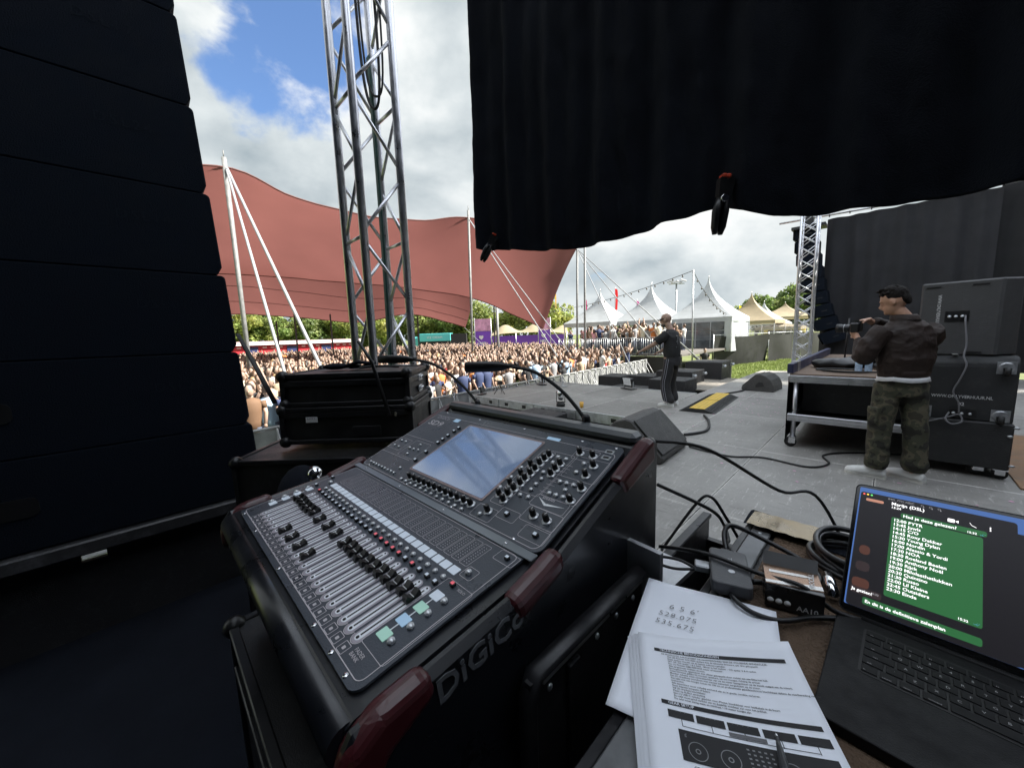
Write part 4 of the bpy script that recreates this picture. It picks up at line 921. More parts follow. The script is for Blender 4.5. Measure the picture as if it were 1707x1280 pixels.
def mass(points):
    data = []
    for me in PMs:
        nv = len(me.vertices); co = np.empty(nv*3); me.vertices.foreach_get('co', co)
        data.append((co.reshape(-1, 3), [list(p.vertices) for p in me.polygons], [p.material_index for p in me.polygons]))
    mats_ = [M_skin, M_shirt_a, M_pants]+[M_hair[k] for k in ('dark', 'brown', 'blond')]
    V = []; F = []; MI = []; T = []; off = 0
    for px, py in points:
        k = rc.randrange(len(data)); co, fs, mi = data[k]; a = rc.gauss(0, .6); s = rc.uniform(.86, 1.10); ca, sa = math.cos(a)*s, math.sin(a)*s
        P = np.empty_like(co); P[:, 0] = co[:, 0]*ca-co[:, 1]*sa+px; P[:, 1] = co[:, 0]*sa+co[:, 1]*ca+py; P[:, 2] = co[:, 2]*s-1.2; V.append(P)
        F += [[i+off for i in f] for f in fs]; hi = 3+['dark', 'brown', 'blond'].index(combos[k][1]); MI += [hi if m == 3 else m for m in mi]
        T.append(np.tile(np.array((*rc.choice(_sp)[1], 1.0)), (len(co), 1))); off += len(co)
    me = bpy.data.meshes.new('audience'); me.from_pydata(np.concatenate(V).tolist(), [], F)
    for m in mats_: me.materials.append(m)
    me.polygons.foreach_set('material_index', MI); me.polygons.foreach_set('use_smooth', [True]*len(F))
    ca_ = me.color_attributes.new('tint', 'FLOAT_COLOR', 'POINT'); ca_.data.foreach_set('color', np.concatenate(T).ravel()); me.update(); return me
tag(inst('audience', mass(pts[NEAR:])), 'dense audience filling the field behind the front rows', 'crowd', kind='stuff')
# guests on the raised deck
gp = 0
for k in range(400):
    if gp >= 62: break
    px, py = rc.uniform(-16.2, -8.3), 21.3+abs(rc.gauss(0, 2.2))
    if px > -9.6 and py > 22.4: continue
    place_person(px, py, .145, rc.gauss(-.6, .6) if rc.random() < .6 else rc.gauss(2.4, .7), 'guest standing on the raised deck', 'guests on the raised deck'); gp += 1
o = place_person(-7.1, 22.0, -1.2, R(-60), 'crew member', None, 0); o['label'] = 'crew member in dark clothes by the steps right of the deck'; o.color = (.012, .012, .014, 1)
if 'group' in o: del o['group']
# ================================================================== rolling table, cabinets, crew on stage
M_carpet = mat('brown_ribbed_carpet', (.15, .105, .075), .85, var=.2, scale=6, bump=.9, bscale=90)
M_blue = mat('blue_black_board', (.025, .028, .07), .5, var=.3, scale=2)
ct = empty('rolling_table', (-.80, 5.46, 0), label='rolling aluminium table with carpeted top and black back panel', cat='table')
L_, D_ = 1.55, 4.0
def rail(p0, p1):
    o = MB(); o.b2(p0, p1, bev=.004); ro = o.obj('rail', M_alu, ct)
    return ro
for z in (.33, .80):
    rail((0, -.0, z), (L_, .05, z+.085)); rail((0, D_-.05, z), (L_, D_, z+.085)); rail((0, .05, z), (.05, D_-.05, z+.085)); rail((L_-.05, .05, z), (L_, D_-.05, z+.085))
    for q in (.022, .060):
        o = MB(); o.b2((-.002, -.003, z+q), (L_+.002, .001, z+q+.008)); o.obj('groove', M_steel, ct)
o = MB(); o.b2((.002, .002, .886), (L_-.002, D_-.002, .902)); o.obj('carpet_top', M_carpet, ct)
o = MB(); o.b2((.05, .05, .36), (L_-.05, D_-.05, .375)); o.obj('shelf', M_black, ct)
for x in (.06, L_-.06):
    for y in (.06, D_-.06):
        o = MB(); o.cyl((x, y, .13), (x, y, .80), .026, 12); o.obj('leg', M_alu, ct)
        c = MB(); c.lathe([(0, -.02), (.045, -.02), (.062, -.014), (.062, .014), (.045, .02), (0, .02)], (x-.02, y, .064), 18, axis='Y'); co = c.obj('castor', M_blackrub, ct)
        c = MB(); c.b2((x-.035, y-.032, .05), (x+.03, y-.026, .125)); c.b2((x-.035, y+.026, .05), (x+.03, y+.032, .125)); c.b2((x-.035, y-.032, .120), (x+.03, y+.032, .134)); c.lathe([(0, -.024), (.022, -.024), (.022, .024), (0, .024)], (x-.02, y, .064), 12, axis='Y'); c.obj('fork', M_chrome, co)
o = MB(); o.b2((.10, .30, .42), (L_-.06, .32, .80)); o.obj('back_panel', M_black, ct)
o = MB(); o.grid(lambda u, v_: (-.012-.01*math.sin(u*20), .02+u*(D_-.04), .08+v_*.78), 40, 4); o.obj('side_cloth', M_cloth, ct, fix=False)
o = MB(); o.b2((-.03, .02, .904), (.03, D_, 1.02), bev=.006); o.obj('end_board', M_blue, ct)
tp = MB(); tp.b2((-.034, .30, .90), (.034, .50, 1.024)); tp.obj('tape_band', mat('grey_tape', (.22, .21, .20), .35, var=.2), ct)
# small gear on the table
tag(cable('cable', [(-.55, 5.9, .915), (-.35, 5.75, .915), (-.15, 5.85, .915), (-.2, 6.1, .915), (-.5, 6.15, .915), (-.6, 5.95, .92), (-.3, 5.72, .925), (0.0, 5.9, .915)], .010, M_blackrub), 'coil of black cable on the carpeted table', 'cable')
mx_ = empty('dj_mixer', (-.15, 6.9, .904), R(12), 'black mixer with knobs lying on the carpeted table', 'mixer')
o = MB(); o.box((0, 0, .05), (.42, .34, .10), bev=.01); o.obj('body', M_blackpl, mx_)
for k in range(12): o = MB(); o.cyl((-.15+.1*(k % 4), -.1+.09*(k//4), .10), (-.15+.1*(k % 4), -.1+.09*(k//4), .125), .012, 8); o.obj('knob', M_blackpl, mx_)
bg_ = MB(); bg_.ell((-.45, 6.45, .96), (.26, .18, .07), 14, 8); bg_.ell((-.2, 6.6, .985), (.2, .16, .09), 12, 7); bg_.ell((0.03, 6.35, .95), (.16, .15, .05), 12, 7)
for v_ in range(len(bg_.v)):
    p = Vector(bg_.v[v_]); bg_.v[v_] = tuple(p+Vector((noise.noise(p*7), noise.noise(p*7+Vector((5, 0, 0))), .6*noise.noise(p*7+Vector((0, 5, 0)))))*.05)
tag(bg_.obj('bag', M_blackpl), 'crumpled black bag on the carpeted table', 'bag')
an = MB(); an.cyl((-.42, 7.1, .904), (-.40, 7.1, 1.55), .010, 8); an.cyl((-.42, 7.1, .904), (-.42, 7.1, .95), .035, 10); tag(an.obj('antenna', M_blackpl), 'thin upright antenna on the carpeted table', 'antenna')
for k, dx in enumerate((0, .085)):
    b_ = empty('water_bottle', (-.22+dx, 5.95, .904), label=('left pale blue water bottle standing on the table by the photographer', 'right pale blue water bottle standing on the table by the photographer')[k], cat='bottle', group='water bottles')
    o = MB(); o.lathe([(0, 0), (.031, 0), (.033, .02), (.033, .15), (.028, .19), (.014, .225), (0, .225)], n=14); o.obj('bottle_body', mat('blue_white_bottle', (.42, .55, .72), .2, var=.3, scale=18), b_)
    o = MB(); o.cyl((0, 0, .225), (0, 0, .245), .015, 10); o.obj('cap', M_white, b_)

# stacked cabinets beside the table
M_sub = mat('dark_carpet_paint', (.020, .021, .022), .7, bump=.4, bscale=150, dust=(.07, .065, .06, .5), scale=4)
sx0, sx1, sy0 = .22, .84, 5.42
d1 = empty('road_trunk', ((sx0+sx1)/2, sy0+.40, 0), label='low black trunk on castors under the labelled cabinet', cat='trunk')
o = MB(); o.box((0, 0, .315), (.64, .82, .43), bev=.012); o.obj('body', M_sub, d1)
for a in (-1, 1):
    for b in (-1, 1):
        c = MB(); c.lathe([(0, -.022), (.05, -.022), (.05, .022), (0, .022)], (a*.28, b*.33, .05), 16, axis='X' if a < 0 else 'Y'); co = c.obj('castor', M_blackrub, d1)
        c = MB(); c.b2((a*.28-.045, b*.33-.045, .085), (a*.28+.045, b*.33+.045, .10)); c.b2((a*.28-.03, b*.33-.034, .04), (a*.28+.03, b*.33-.028, .09)); c.obj('fork', M_chrome, co)
for k, (x, z) in enumerate(((.33, .5), (.33, .15), (.30, .42))):
    c = MB(); c.ell((x, -.415, z), (.02, .008, .012), 8, 4); c.obj('corner_stud', M_steel, d1)
s1 = empty('subwoofer', ((sx0+sx1)/2, sy0+.42, .532), label='black subwoofer marked 02 with castors on its back, under the loudspeaker', cat='subwoofer')
o = MB(); o.prism([(-.40, 0), (.40, 0), (.40, .60), (-.30, .60), (-.36, .585), (-.395, .54), (-.40, .50)], -.31, .31, 'X'); bo = o.obj('cabinet', M_sub, s1); bo.modifiers.new('b', 'BEVEL').width = .008
text('stencil', 'WWW.ONLYVERHUUR.NL', .040, M_white, s1, (-.005, -.404, .205), (PI/2, 0, 0), bold=.01, align='CENTER', sx=.78)
text('number', '02', .042, M_white, s1, (.0, -.404, .135), (PI/2, 0, 0), bold=.015, align='CENTER')
for x, z in ((.235, .50), (.235, .06), (-.235, .06)):
    c = MB(); c.lathe([(.036, -.006), (.05, -.006), (.05, .006), (.036, .006)], (x, -.408, z), 18, axis='Y'); c.b2((x-.055, -.406, z-.055), (x+.055, -.402, z+.055)); co = c.obj('castor_plate', M_aludull, s1)
    w = MB(); w.lathe([(0, -.016), (.04, -.016), (.04, .016), (0, .016)], (x, -.445, z-.03), 14, axis='X'); w.b2((x-.022, -.45, z-.05), (x+.022, -.41, z)); w.obj('castor_wheel', M_blackrub, co)
c = MB(); c.b2((-.07, -.406, .015), (.10, -.400, .10)); pn = c.obj('connector_panel', M_blackpl, s1)
for k in range(3): c = MB(); c.lathe([(.0, -.01), (.012, -.01), (.012, .01), (0, .01)], (-.04+k*.05, -.408, .06), 10, axis='Y'); c.obj('connector', M_aludull, pn)
tp = MB(); tp.box((-.06, -.32, .604), (.035, .16, .003), (R(-14), 0, R(-12))); tp.obj('tape_strip', M_white, s1)
s2 = empty('loudspeaker', ((sx0+sx1)/2+.02, sy0+.45, 1.135), R(-8), 'tall grey-black loudspeaker standing on the subwoofer', 'loudspeaker')
M_spk = mat('grey_speaker_paint', (.055, .055, .056), .62, bump=.35, bscale=190, dust=(.11, .11, .11, .3))
o = MB(); o.prism([(-.30, -.34), (.20, -.34), (.31, -.18), (.31, .30), (-.30, .30)], .0, .70, 'Z'); bo = o.obj('cabinet', M_spk, s2); bo.modifiers.new('b', 'BEVEL').width = .014
for x in (-.22, .07):
    for z in (.655, .03): o = MB(); o.prism(rr_poly(.10, .014, .006, 3, x, z), -.344, -.338, 'Y'); o.obj('fly_slot', M_blackpl, s2)
o = MB(); o.b2((-.13, -.345, .32), (.02, -.338, .42)); pn = o.obj('connector_panel', M_blackpl, s2)
for k in range(3): o = MB(); o.lathe([(0, -.008), (.013, -.008), (.013, .008), (0, .008)], (-.10+.04*k, -.347, .37), 10, axis='Y'); o.obj('connector', M_aludull, pn)
text('stencil', 'WWW.ONLYVERHUUR.NL', .034, M_white, s2, (-.185, -.343, .58), (PI/2, R(90), 0), bold=.012, sx=.78)
M_gcab = mat('grey_cable_sheath', (.16, .16, .17), .5)
tag(cable('power_cable', [(.50, 5.52, 1.51), (.50, 5.47, 1.44), (.52, 5.45, 1.25), (.51, 5.42, 1.14), (.53, 5.39, 1.05), (.50, 5.38, .92), (.47, 5.39, .80), (.51, 5.39, .70), (.52, 5.40, .60)], .007, M_gcab), 'grey cable hanging from the loudspeaker down to the subwoofer', 'cable')
tag(cable('power_cable', [(.46, 5.40, .60), (.44, 5.36, .54), (.48, 5.34, .50), (.54, 5.35, .53), (.52, 5.37, .59), (.46, 5.37, .56), (.38, 5.38, .52), (.3, 5.40, .48)], .007, M_gcab), 'looped grey cable at the subwoofer connector panel', 'cable')

# ------------------------------------------------------------------ people
M_jacket = mat('dark_brown_leather', (.026, .017, .014), .62, spec=.25, var=.3, scale=6, bump=.25, bscale=60)
M_tee = mat('black_cotton', (.012, .012, .013), .85, var=.2, rvar=.05)
M_trk = mat('black_track_trousers', (.014, .014, .016), .75, var=.2, rvar=.05)
M_whitecloth = mat('white_cotton', (.70, .70, .72), .85, var=.06)
M_shoe = mat('white_shoe_leather', (.66, .66, .64), .5, var=.1)
M_sole = mat('shoe_sole', (.55, .54, .50), .7)
M_skin1 = mat('tanned_skin', (.42, .235, .155), .5, var=.1, scale=14, bump=.08, bscale=150)
M_skin2 = mat('tattooed_skin', (.30, .19, .14), .5, var=.35, scale=16)
def camo():
    m = bpy.data.materials.new('camouflage_cloth'); m.use_nodes = True; t = m.node_tree; b = t.nodes['Principled BSDF']; N = t.nodes.new; L = t.links.new; b.inputs['Roughness'].default_value = .85
    tc_ = N('ShaderNodeTexCoord'); last = None
    n = N('ShaderNodeTexNoise'); n.inputs['Scale'].default_value = 9; n.inputs['Detail'].default_value = 2.5; L(tc_.outputs['Object'], n.inputs['Vector'])
    c = N('ShaderNodeValToRGB'); c.color_ramp.interpolation = 'CONSTANT'; L(n.outputs['Fac'], c.inputs[0]); e = c.color_ramp.elements
    e[0].position = 0; e[0].color = (.018, .017, .013, 1); e[1].position = .43; e[1].color = (.045, .046, .028, 1); q = e.new(.52); q.color = (.085, .075, .048, 1); q = e.new(.60); q.color = (.040, .035, .024, 1)
    L(c.outputs[0], b.inputs['Base Color']); return m
M_camo = camo()
def voxel(mb, name, mats, vox, parent=None, smooth=6, wrinkle=0.0, wscale=9, loc=(0, 0, 0), seed=0.0, stretch=(1, 1, 1)):
    """grow one continuous skin over the lofted limbs"""
    tmp = inst('tmp', mb.mesh('tmp', mats)); r_ = tmp.modifiers.new('r', 'REMESH'); r_.mode = 'VOXEL'; r_.voxel_size = vox; r_.use_smooth_shade = True
    s_ = tmp.modifiers.new('s', 'SMOOTH'); s_.factor = .5; s_.iterations = smooth
    dg = bpy.context.evaluated_depsgraph_get(); me = bpy.data.meshes.new_from_object(tmp.evaluated_get(dg)); bpy.data.objects.remove(tmp)
    if wrinkle:
        n = len(me.vertices); co = np.empty(n*3); no = np.empty(n*3); me.vertices.foreach_get('co', co); me.vertices.foreach_get('normal', no); co = co.reshape(-1, 3); no = no.reshape(-1, 3)
        for i in range(n):
            p = Vector((co[i][0]*stretch[0], co[i][1]*stretch[1], co[i][2]*stretch[2]))*wscale+Vector((seed, 0, 0)); w = noise.ridged_multi_fractal(p, .9, 2.0, 3, 1.0, 2.0)-1.0
            co[i] += no[i]*(w*wrinkle)
        me.vertices.foreach_set('co', co.ravel())
    me.materials.clear(); me.materials.append(mats if not isinstance(mats, (list, tuple)) else mats[0])
    me.polygons.foreach_set('use_smooth', [True]*len(me.polygons)); me.update(); me.name = name
    return inst(name, me, parent, loc)
def head_parts(b, c, fwd, pitch=0.0, s=1.0):
    """skull, jaw, nose, ears added to mb; c = head centre, fwd = yaw angle of the face"""
    m = Matrix.Translation(c) @ Matrix.Rotation(fwd, 4, 'Z') @ Matrix.Rotation(pitch, 4, 'Y')
    k = MB(); k.ell((-.012, 0, .03), (.098*s, .078*s, .100*s), 16, 12); k.ell((.025, 0, -.045), (.068*s, .060*s, .075*s), 14, 10)
    k.ell((.082, 0, -.072), (.022*s, .026*s, .020*s), 8, 6)
    k.tube([(.085, 0, .025), (.108, 0, -.012), (.098, 0, -.024)], [.008, .014, .013], 8)
    k.ell((.086, 0, -.045), (.013, .022, .008), 8, 6); k.ell((.080, .028, .036), (.014, .022, .008), 8, 6); k.ell((.080, -.028, .036), (.014, .022, .008), 8, 6)
    for s_ in (-1, 1): k.ell((-.005, s_*.079*s, -.008), (.020, .010, .032), 10, 8)
    b.add([m @ Vector(p) for p in k.v], k.f, 0, True); return m
def hand_parts(b, wrist, tip_dir, palm_n, curl=.5, s=1.0, thumb=1):
    w = Vector(wrist); d = Vector(tip_dir).normalized(); n = Vector(palm_n); n = (n-d*n.dot(d)).normalized(); side = d.cross(n)*thumb
    b.tube([w-d*.02, w+d*.03, w+d*.085], [(.026, .022), (.018, .038), (.014, .040)], 10, up=n)
    for k, (o, L) in enumerate(((.030, .072), (.010, .080), (-.011, .075), (-.030, .058))):
        p = w+d*.08+side*o; a = curl*(1+.08*k)
        q = p+(d*math.cos(a)+n*math.sin(a))*L*.42; q2 = q+(d*math.cos(2*a)+n*math.sin(2*a))*L*.33; q3 = q2+(d*math.cos(2.7*a)+n*math.sin(2.7*a))*L*.25
        b.tube([p-d*.01, q, q2, q3], [.0095, .009, .0085, .007], 8)
    p = w+d*.025+side*.030; q = p+(d*.6+side*.75+n*.35).normalized()*.042; q2 = q+(d*.9+side*.15+n*.5).normalized()*.032; b.tube([p-side*.01, q, q2], [.013, .011, .009], 8)
def shoe(name, loc, yaw, parent, m, L=.29):
    r_ = MB(); rings = []
    for t_, hw, h in ((0, .030, .055), (.06, .036, .075), (.25, .038, .085), (.42, .042, .085), (.6, .048, .072), (.8, .048, .060), (.94, .038, .046), (1.0, .018, .026)):
        xx_ = -.09+L*t_; rings.append([Vector((xx_, hw*math.cos(a), .024+max(0, h*math.sin(a)))) for a in [PI*2*j/14 for j in range(14)]])
    r_.rings(rings); o = r_.obj(name, m, parent, loc, (0, 0, yaw))
    q = MB(); prof = [(-.098, 0), (-.09, .034), (-.02, .036), (.08, .046), (.15, .050), (.19, .036), (.204, 0)]
    q.prism([(x, y) for x, y in prof]+[(x, -y) for x, y in prof[::-1][1:-1]], 0, .028, 'Z'); q.obj('sole', M_sole, o)
    t_ = MB()
    for k in range(4): t_.box((.045+k*.024, 0, .088-k*.010), (.008, .05, .005), (0, R(22), 0))
    t_.obj('laces', M_white, o); return o

# photographer beside the table, back to us, looking down at the camera in his hands
ph = MB()
PX, PY = .10, 4.90
hc = Vector((-.080, .035, 1.655)); 
hm = head_parts(ph, hc, R(168), R(24), 1.0)
ph.tube([(.03, .04, 1.42), (.0, .035, 1.50), (-.05, .035, 1.57)], [.062, .056, .055], 12)
ph.rings([[Vector((.02+rx*math.cos(a)*.6-ry*math.sin(a)*.8, .03+rx*math.cos(a)*.8*-1+ry*math.sin(a)*-.6*-1*0, z)) for a in [2*PI*j/12 for j in range(12)]] for z, rx, ry in ((.9, .09, .11), (1.2, .09, .12), (1.42, .07, .12))])
# arms: left (near, image left) and right
ph.tube([(-.14, -.10, 1.40), (-.22, -.12, 1.15), (-.31, .03, 1.33)], [.045, .038, .028], 10); hand_parts(ph, (-.31, .03, 1.33), (-.30, .25, .5), (.2, .6, .4), .55)
ph.tube([(.16, .14, 1.40), (.02, .30, 1.30), (-.25, .14, 1.50)], [.045, .038, .028], 10); hand_parts(ph, (-.24, .13, 1.50), (-.8, -.25, -.1), (0, -.1, -1), .6)
for s_, fx, fy in ((-1, -.10, -.05), (1, .15, .03)): ph.tube([(.02+s_*.09, .02+s_*.03, .95), (fx*.9, fy*.8, .5), (fx, fy, .08)], [.055, .042, .035], 10)
pho = voxel(ph, 'person', M_skin1, .009, None, 3, loc=(PX, PY, 0))
tag(pho, 'photographer in brown leather jacket and camouflage trousers looking down at his camera', 'person')
def ring_(z, cx, cy, a_, b_, yaw): return [Vector((cx+a_*math.cos(q)*math.cos(yaw)-b_*math.sin(q)*math.sin(yaw), cy+a_*math.cos(q)*math.sin(yaw)+b_*math.sin(q)*math.cos(yaw), z)) for q in [2*PI*k/18 for k in range(18)]]
# trousers
t = MB()
t.rings([[Vector((.02+.17*math.cos(a)*k_, .02+.14*math.sin(a)*k_, z)) for a in [2*PI*j/14 for j in range(14)]] for z, k_ in ((.80, .97), (.92, .95), (1.04, .90))])
t.tube(cat([(-.065, -.01, .90), (-.085, -.03, .65), (-.10, -.045, .42), (-.095, -.05, .22), (-.10, -.05, .13), (-.10, -.05, .095)], 3), [.104, .101, .097, .093, .090, .088, .086, .084, .083, .085, .089, .090, .084, .080, .076, .070], 14)
t.tube(cat([(.095, .05, .90), (.115, .05, .65), (.14, .04, .42), (.15, .035, .22), (.155, .035, .13), (.155, .035, .095)], 3), [.104, .101, .097, .093, .090, .088, .086, .084, .083, .087, .093, .094, .086, .080, .076, .070], 14)
t.box((-.15, -.13, .62), (.10, .02, .15), (0, 0, R(-40)))
voxel(t, 'trousers', M_camo, .011, pho, 4, .006, 7, stretch=(1, 1, 1.5))
# white shirt hem, jacket
h = MB(); h.rings([[p+Vector((0, 0, .006*math.sin(i*1.3)+.004*math.sin(i*2.9))) for i, p in enumerate(ring_(z, .02, .02, a_, b_, R(33)))] for z, a_, b_ in ((.935, .188, .160), (.965, .180, .152), (1.0, .165, .135))], cap=False); ho = h.obj('shirt_hem', M_whitecloth, pho, fix=False); ho.modifiers.new('t', 'SOLIDIFY').thickness = .004
j = MB()
yw = R(33)
j.rings([ring_(.985, .02, .02, .172, .140, yw), ring_(1.03, .02, .02, .185, .150, yw), ring_(1.12, .022, .02, .205, .160, yw), ring_(1.25, .022, .025, .205, .150, yw), ring_(1.36, .022, .03, .205, .138, yw), ring_(1.43, .015, .035, .170, .112, yw), ring_(1.48, .0, .035, .100, .092, yw), ring_(1.515, -.005, .035, .082, .080, yw)])
j.tube(cat([(-.13, -.085, 1.40), (-.205, -.13, 1.28), (-.25, -.14, 1.15), (-.275, -.06, 1.22), (-.30, .02, 1.31)], 3), [.080, .082, .084, .085, .084, .082, .078, .072, .066, .060, .054, .048, .042], 14)
j.tube(cat([(.17, .13, 1.40), (.17, .26, 1.30), (.06, .30, 1.30), (-.1, .24, 1.42), (-.20, .15, 1.48)], 3), [.080, .082, .084, .084, .082, .078, .074, .068, .062, .056, .050, .046, .042], 14)
voxel(j, 'jacket', M_jacket, .0085, pho, 2, .011, 7, seed=3.0)
cl = MB(); cl.rings([ring_(1.495, .0, .035, .088, .086, yw), ring_(1.535, -.012, .035, .085, .083, yw), ring_(1.525, -.012, .035, .094, .092, yw), ring_(1.485, 0, .035, .105, .10, yw)], cap=False); cl.obj('collar', M_jacket, pho, fix=False)
wb = MB(); wb.rings([ring_(.965, .02, .02, .168, .138, yw), ring_(.972, .02, .02, .178, .147, yw), ring_(1.02, .02, .02, .182, .150, yw), ring_(1.03, .02, .02, .175, .143, yw)], cap=False); wb.obj('waistband', M_jacket, pho, fix=False)
# hair
M_dkhair = mat('short_black_hair', (.010, .008, .007), .75, spec=.15, var=.5, scale=60, bump=.8, bscale=120)
hr = MB(); hr.ell((-.026, 0, .050), (.093, .082, .086), 16, 12); hr.ell((.022, 0, .104), (.050, .058, .030), 14, 10); hr.ell((-.078, 0, .005), (.036, .066, .070), 12, 8)
rr_ = random.Random(5)
for k in range(170):
    a = rr_.uniform(0, 2*PI); e = rr_.uniform(.35, 1.5); p = Vector((-.012+.088*math.cos(a)*math.cos(e), .078*math.sin(a)*math.cos(e), .055+.088*math.sin(e))); hr.ell(p, (.017, .009, .010), 6, 4, rot=(rr_.uniform(-1, 1), rr_.uniform(-1, 1), rr_.uniform(-2, 2)))
for k in range(40):
    hr.ell((.030+rr_.uniform(-.03, .030), rr_.uniform(-.055, .055), .116+rr_.uniform(-.018, .022)), (.020, .008, .010), 6, 4, rot=(0, rr_.uniform(-.4, .8), rr_.uniform(-.6, .6)))
for v_ in range(len(hr.v)): hr.v[v_] = tuple(hm @ Vector(hr.v[v_]))
voxel(hr, 'hair', M_dkhair, .005, pho, 0, .002, 30)
for nm, lo, ya in (('shoe', (-.115, -.055, 0), R(178)), ('shoe', (.145, .03, 0), R(150))): shoe(nm, lo, ya, pho, M_shoe)
# the camera he holds
cmr = empty('photo_camera', (PX-.325, PY+.085, 1.43), R(170), 'black photo camera held in the photographer\'s hands', 'camera')
o = MB(); o.box((0, 0, 0), (.075, .135, .095), bev=.012); o.obj('body', M_blackpl, cmr)
o = MB(); o.prism([(-.03, .045), (.03, .045), (.02, .075), (-.02, .075)], -.028, .028, 'Y'); o.obj('viewfinder', M_blackpl, cmr)
o = MB(); o.lathe([(0, .03), (.036, .03), (.038, .06), (.040, .11), (.044, .115), (.044, .15), (.036, .15), (.034, .14), (0, .135)], (0, 0, -.005), 18, axis='X'); lo = o.obj('lens', M_blackpl, cmr)
o = MB(); o.lathe([(.0405, .085), (.0415, .085), (.0415, .09), (.0405, .09)], (0, 0, -.005), 18, axis='X'); o.obj('lens_ring', M_aludull, lo)
o = MB(); o.b2((-.045, -.03, .05), (-.0, .03, .062)); o.cyl((0, .045, .045), (0, .045, .058), .012, 10); o.obj('dial', M_blackrub, cmr)

# performer on the catwalk
QX, QY = -2.92, 7.16
pf = MB(); hc = Vector((-.10, .0, 1.66)); hm = head_parts(pf, hc, R(182), R(10), 1.0)
pf.tube([(-.0, .0, 1.44), (-.03, .0, 1.52), (-.07, .0, 1.60)], [.066, .060, .058], 12)
pf.rings([ring_(.92, .02, 0, .13, .17, 0), ring_(1.2, .02, 0, .12, .17, 0), ring_(1.44, .0, 0, .09, .16, 0)])
pf.tube([(0, -.20, 1.40), (-.19, -.27, 1.22), (-.42, -.27, 1.10)], [.052, .044, .032], 12); hand_parts(pf, (-.43, -.27, 1.095), (-1, .05, -.35), (0, 0, -1), .4)
pf.tube([(0, .20, 1.40), (-.10, .27, 1.18), (-.30, .25, 1.05)], [.052, .044, .032], 12); hand_parts(pf, (-.31, .25, 1.045), (-1, 0, -.3), (0, 0, -1), .4)
for s_, fx, fy in ((-1, .02, -.13), (1, -.0, .12)): pf.tube([(.03, s_*.09, .95), (-.03, s_*.11, .5), (fx, fy, .08)], [.055, .042, .035], 10)
pfo = voxel(pf, 'person', M_skin2, .009, None, 3, loc=(QX, QY, 0)); tag(pfo, 'bald performer in black t-shirt and striped track trousers on the catwalk', 'person')
t = MB(); t.rings([ring_(.96, .03, 0, .145, .185, 0), ring_(1.05, .03, 0, .155, .19, 0), ring_(1.2, .025, 0, .145, .195, 0), ring_(1.34, .015, 0, .135, .205, 0), ring_(1.43, .005, 0, .10, .17, 0), ring_(1.485, -.01, 0, .07, .08, 0)])
t.tube([(.0, -.17, 1.41), (-.08, -.235, 1.32), (-.155, -.265, 1.25)], [.085, .085, .085], 12); t.tube([(.0, .17, 1.41), (-.05, .25, 1.30), (-.09, .28, 1.22)], [.085, .085, .085], 12)
voxel(t, 'tshirt', M_tee, .011, pfo, 4, .006, 6, seed=9)
t = MB(); t.rings([ring_(.80, .035, 0, .145, .18, 0), ring_(.92, .035, 0, .145, .18, 0), ring_(1.03, .03, 0, .135, .17, 0)])
for s_, fx in ((-1, .03), (1, .0)):
    t.tube(cat([(.03, s_*.09, .90), (.0, s_*.115, .65), (-.03, s_*.125, .45), (.0, s_*.13, .25), (fx+.02, s_*.13, .14), (fx+.02, s_*.13, .105)], 3), [.102, .101, .100, .098, .096, .095, .094, .093, .092, .094, .098, .098, .094, .090, .086, .078], 14)
voxel(t, 'trousers', M_trk, .011, pfo, 4, .007, 7, seed=4)
for d_ in (-.018, .018):
    st_ = MB(); st_.tube(cat([(.03+d_, -.192, .93), (.0+d_, -.222, .65), (-.03+d_, -.228, .45), (.0+d_, -.232, .25), (.04+d_, -.232, .08)], 5), [(.006, .007)]*21, 6); st_.obj('side_stripe', mat('grey_stripe', (.20, .20, .23), .7), pfo)
pr_ = MB()
for k in range(9): pr_.ell((.155-.012*abs(k-4)/4+.004, -.07+.02*math.sin(k*2.1), 1.08+k*.035), (.004, .03+.015*math.sin(k*1.7), .012), 8, 4)
pr_.obj('back_print', M_grey, pfo)
g_ = MB(); g_.tube([hm @ Vector(p) for p in ((.0, -.083, .03), (.06, -.082, .03), (.088, -.062, .028), (.102, 0, .03), (.088, .062, .028), (.06, .082, .03), (.0, .083, .03))], [(.006, .003), (.010, .004), (.020, .004), (.014, .004), (.020, .004), (.010, .004), (.006, .003)], 8); g_.obj('sunglasses', M_blackpl, pfo)
bd_ = MB(); bd_.ell((.045, 0, -.082), (.062, .058, .040), 12, 8); bd_.ell((-.035, 0, .055), (.096, .080, .082), 14, 10)
for v_ in range(len(bd_.v)): bd_.v[v_] = tuple(hm @ Vector(bd_.v[v_]))
bd2 = MB(); bd2.ell((.040, 0, -.086), (.062, .062, .042), 12, 8)
for v_ in range(len(bd2.v)): bd2.v[v_] = tuple(hm @ Vector(bd2.v[v_]))
bd2.obj('beard', mat('dark_stubble', (.06, .045, .035), .7, var=.4, scale=80), pfo)
ea = MB(); ea.ell(hm @ Vector((-.004, -.086, -.008)), (.012, .008, .012), 8, 6); ea.obj('ear_monitor', M_blackpl, pfo)
for lo, ya in (((.04, -.135, 0), R(184)), ((.03, .13, 0), R(176))): shoe('shoe', lo, ya, pfo, M_shoe)
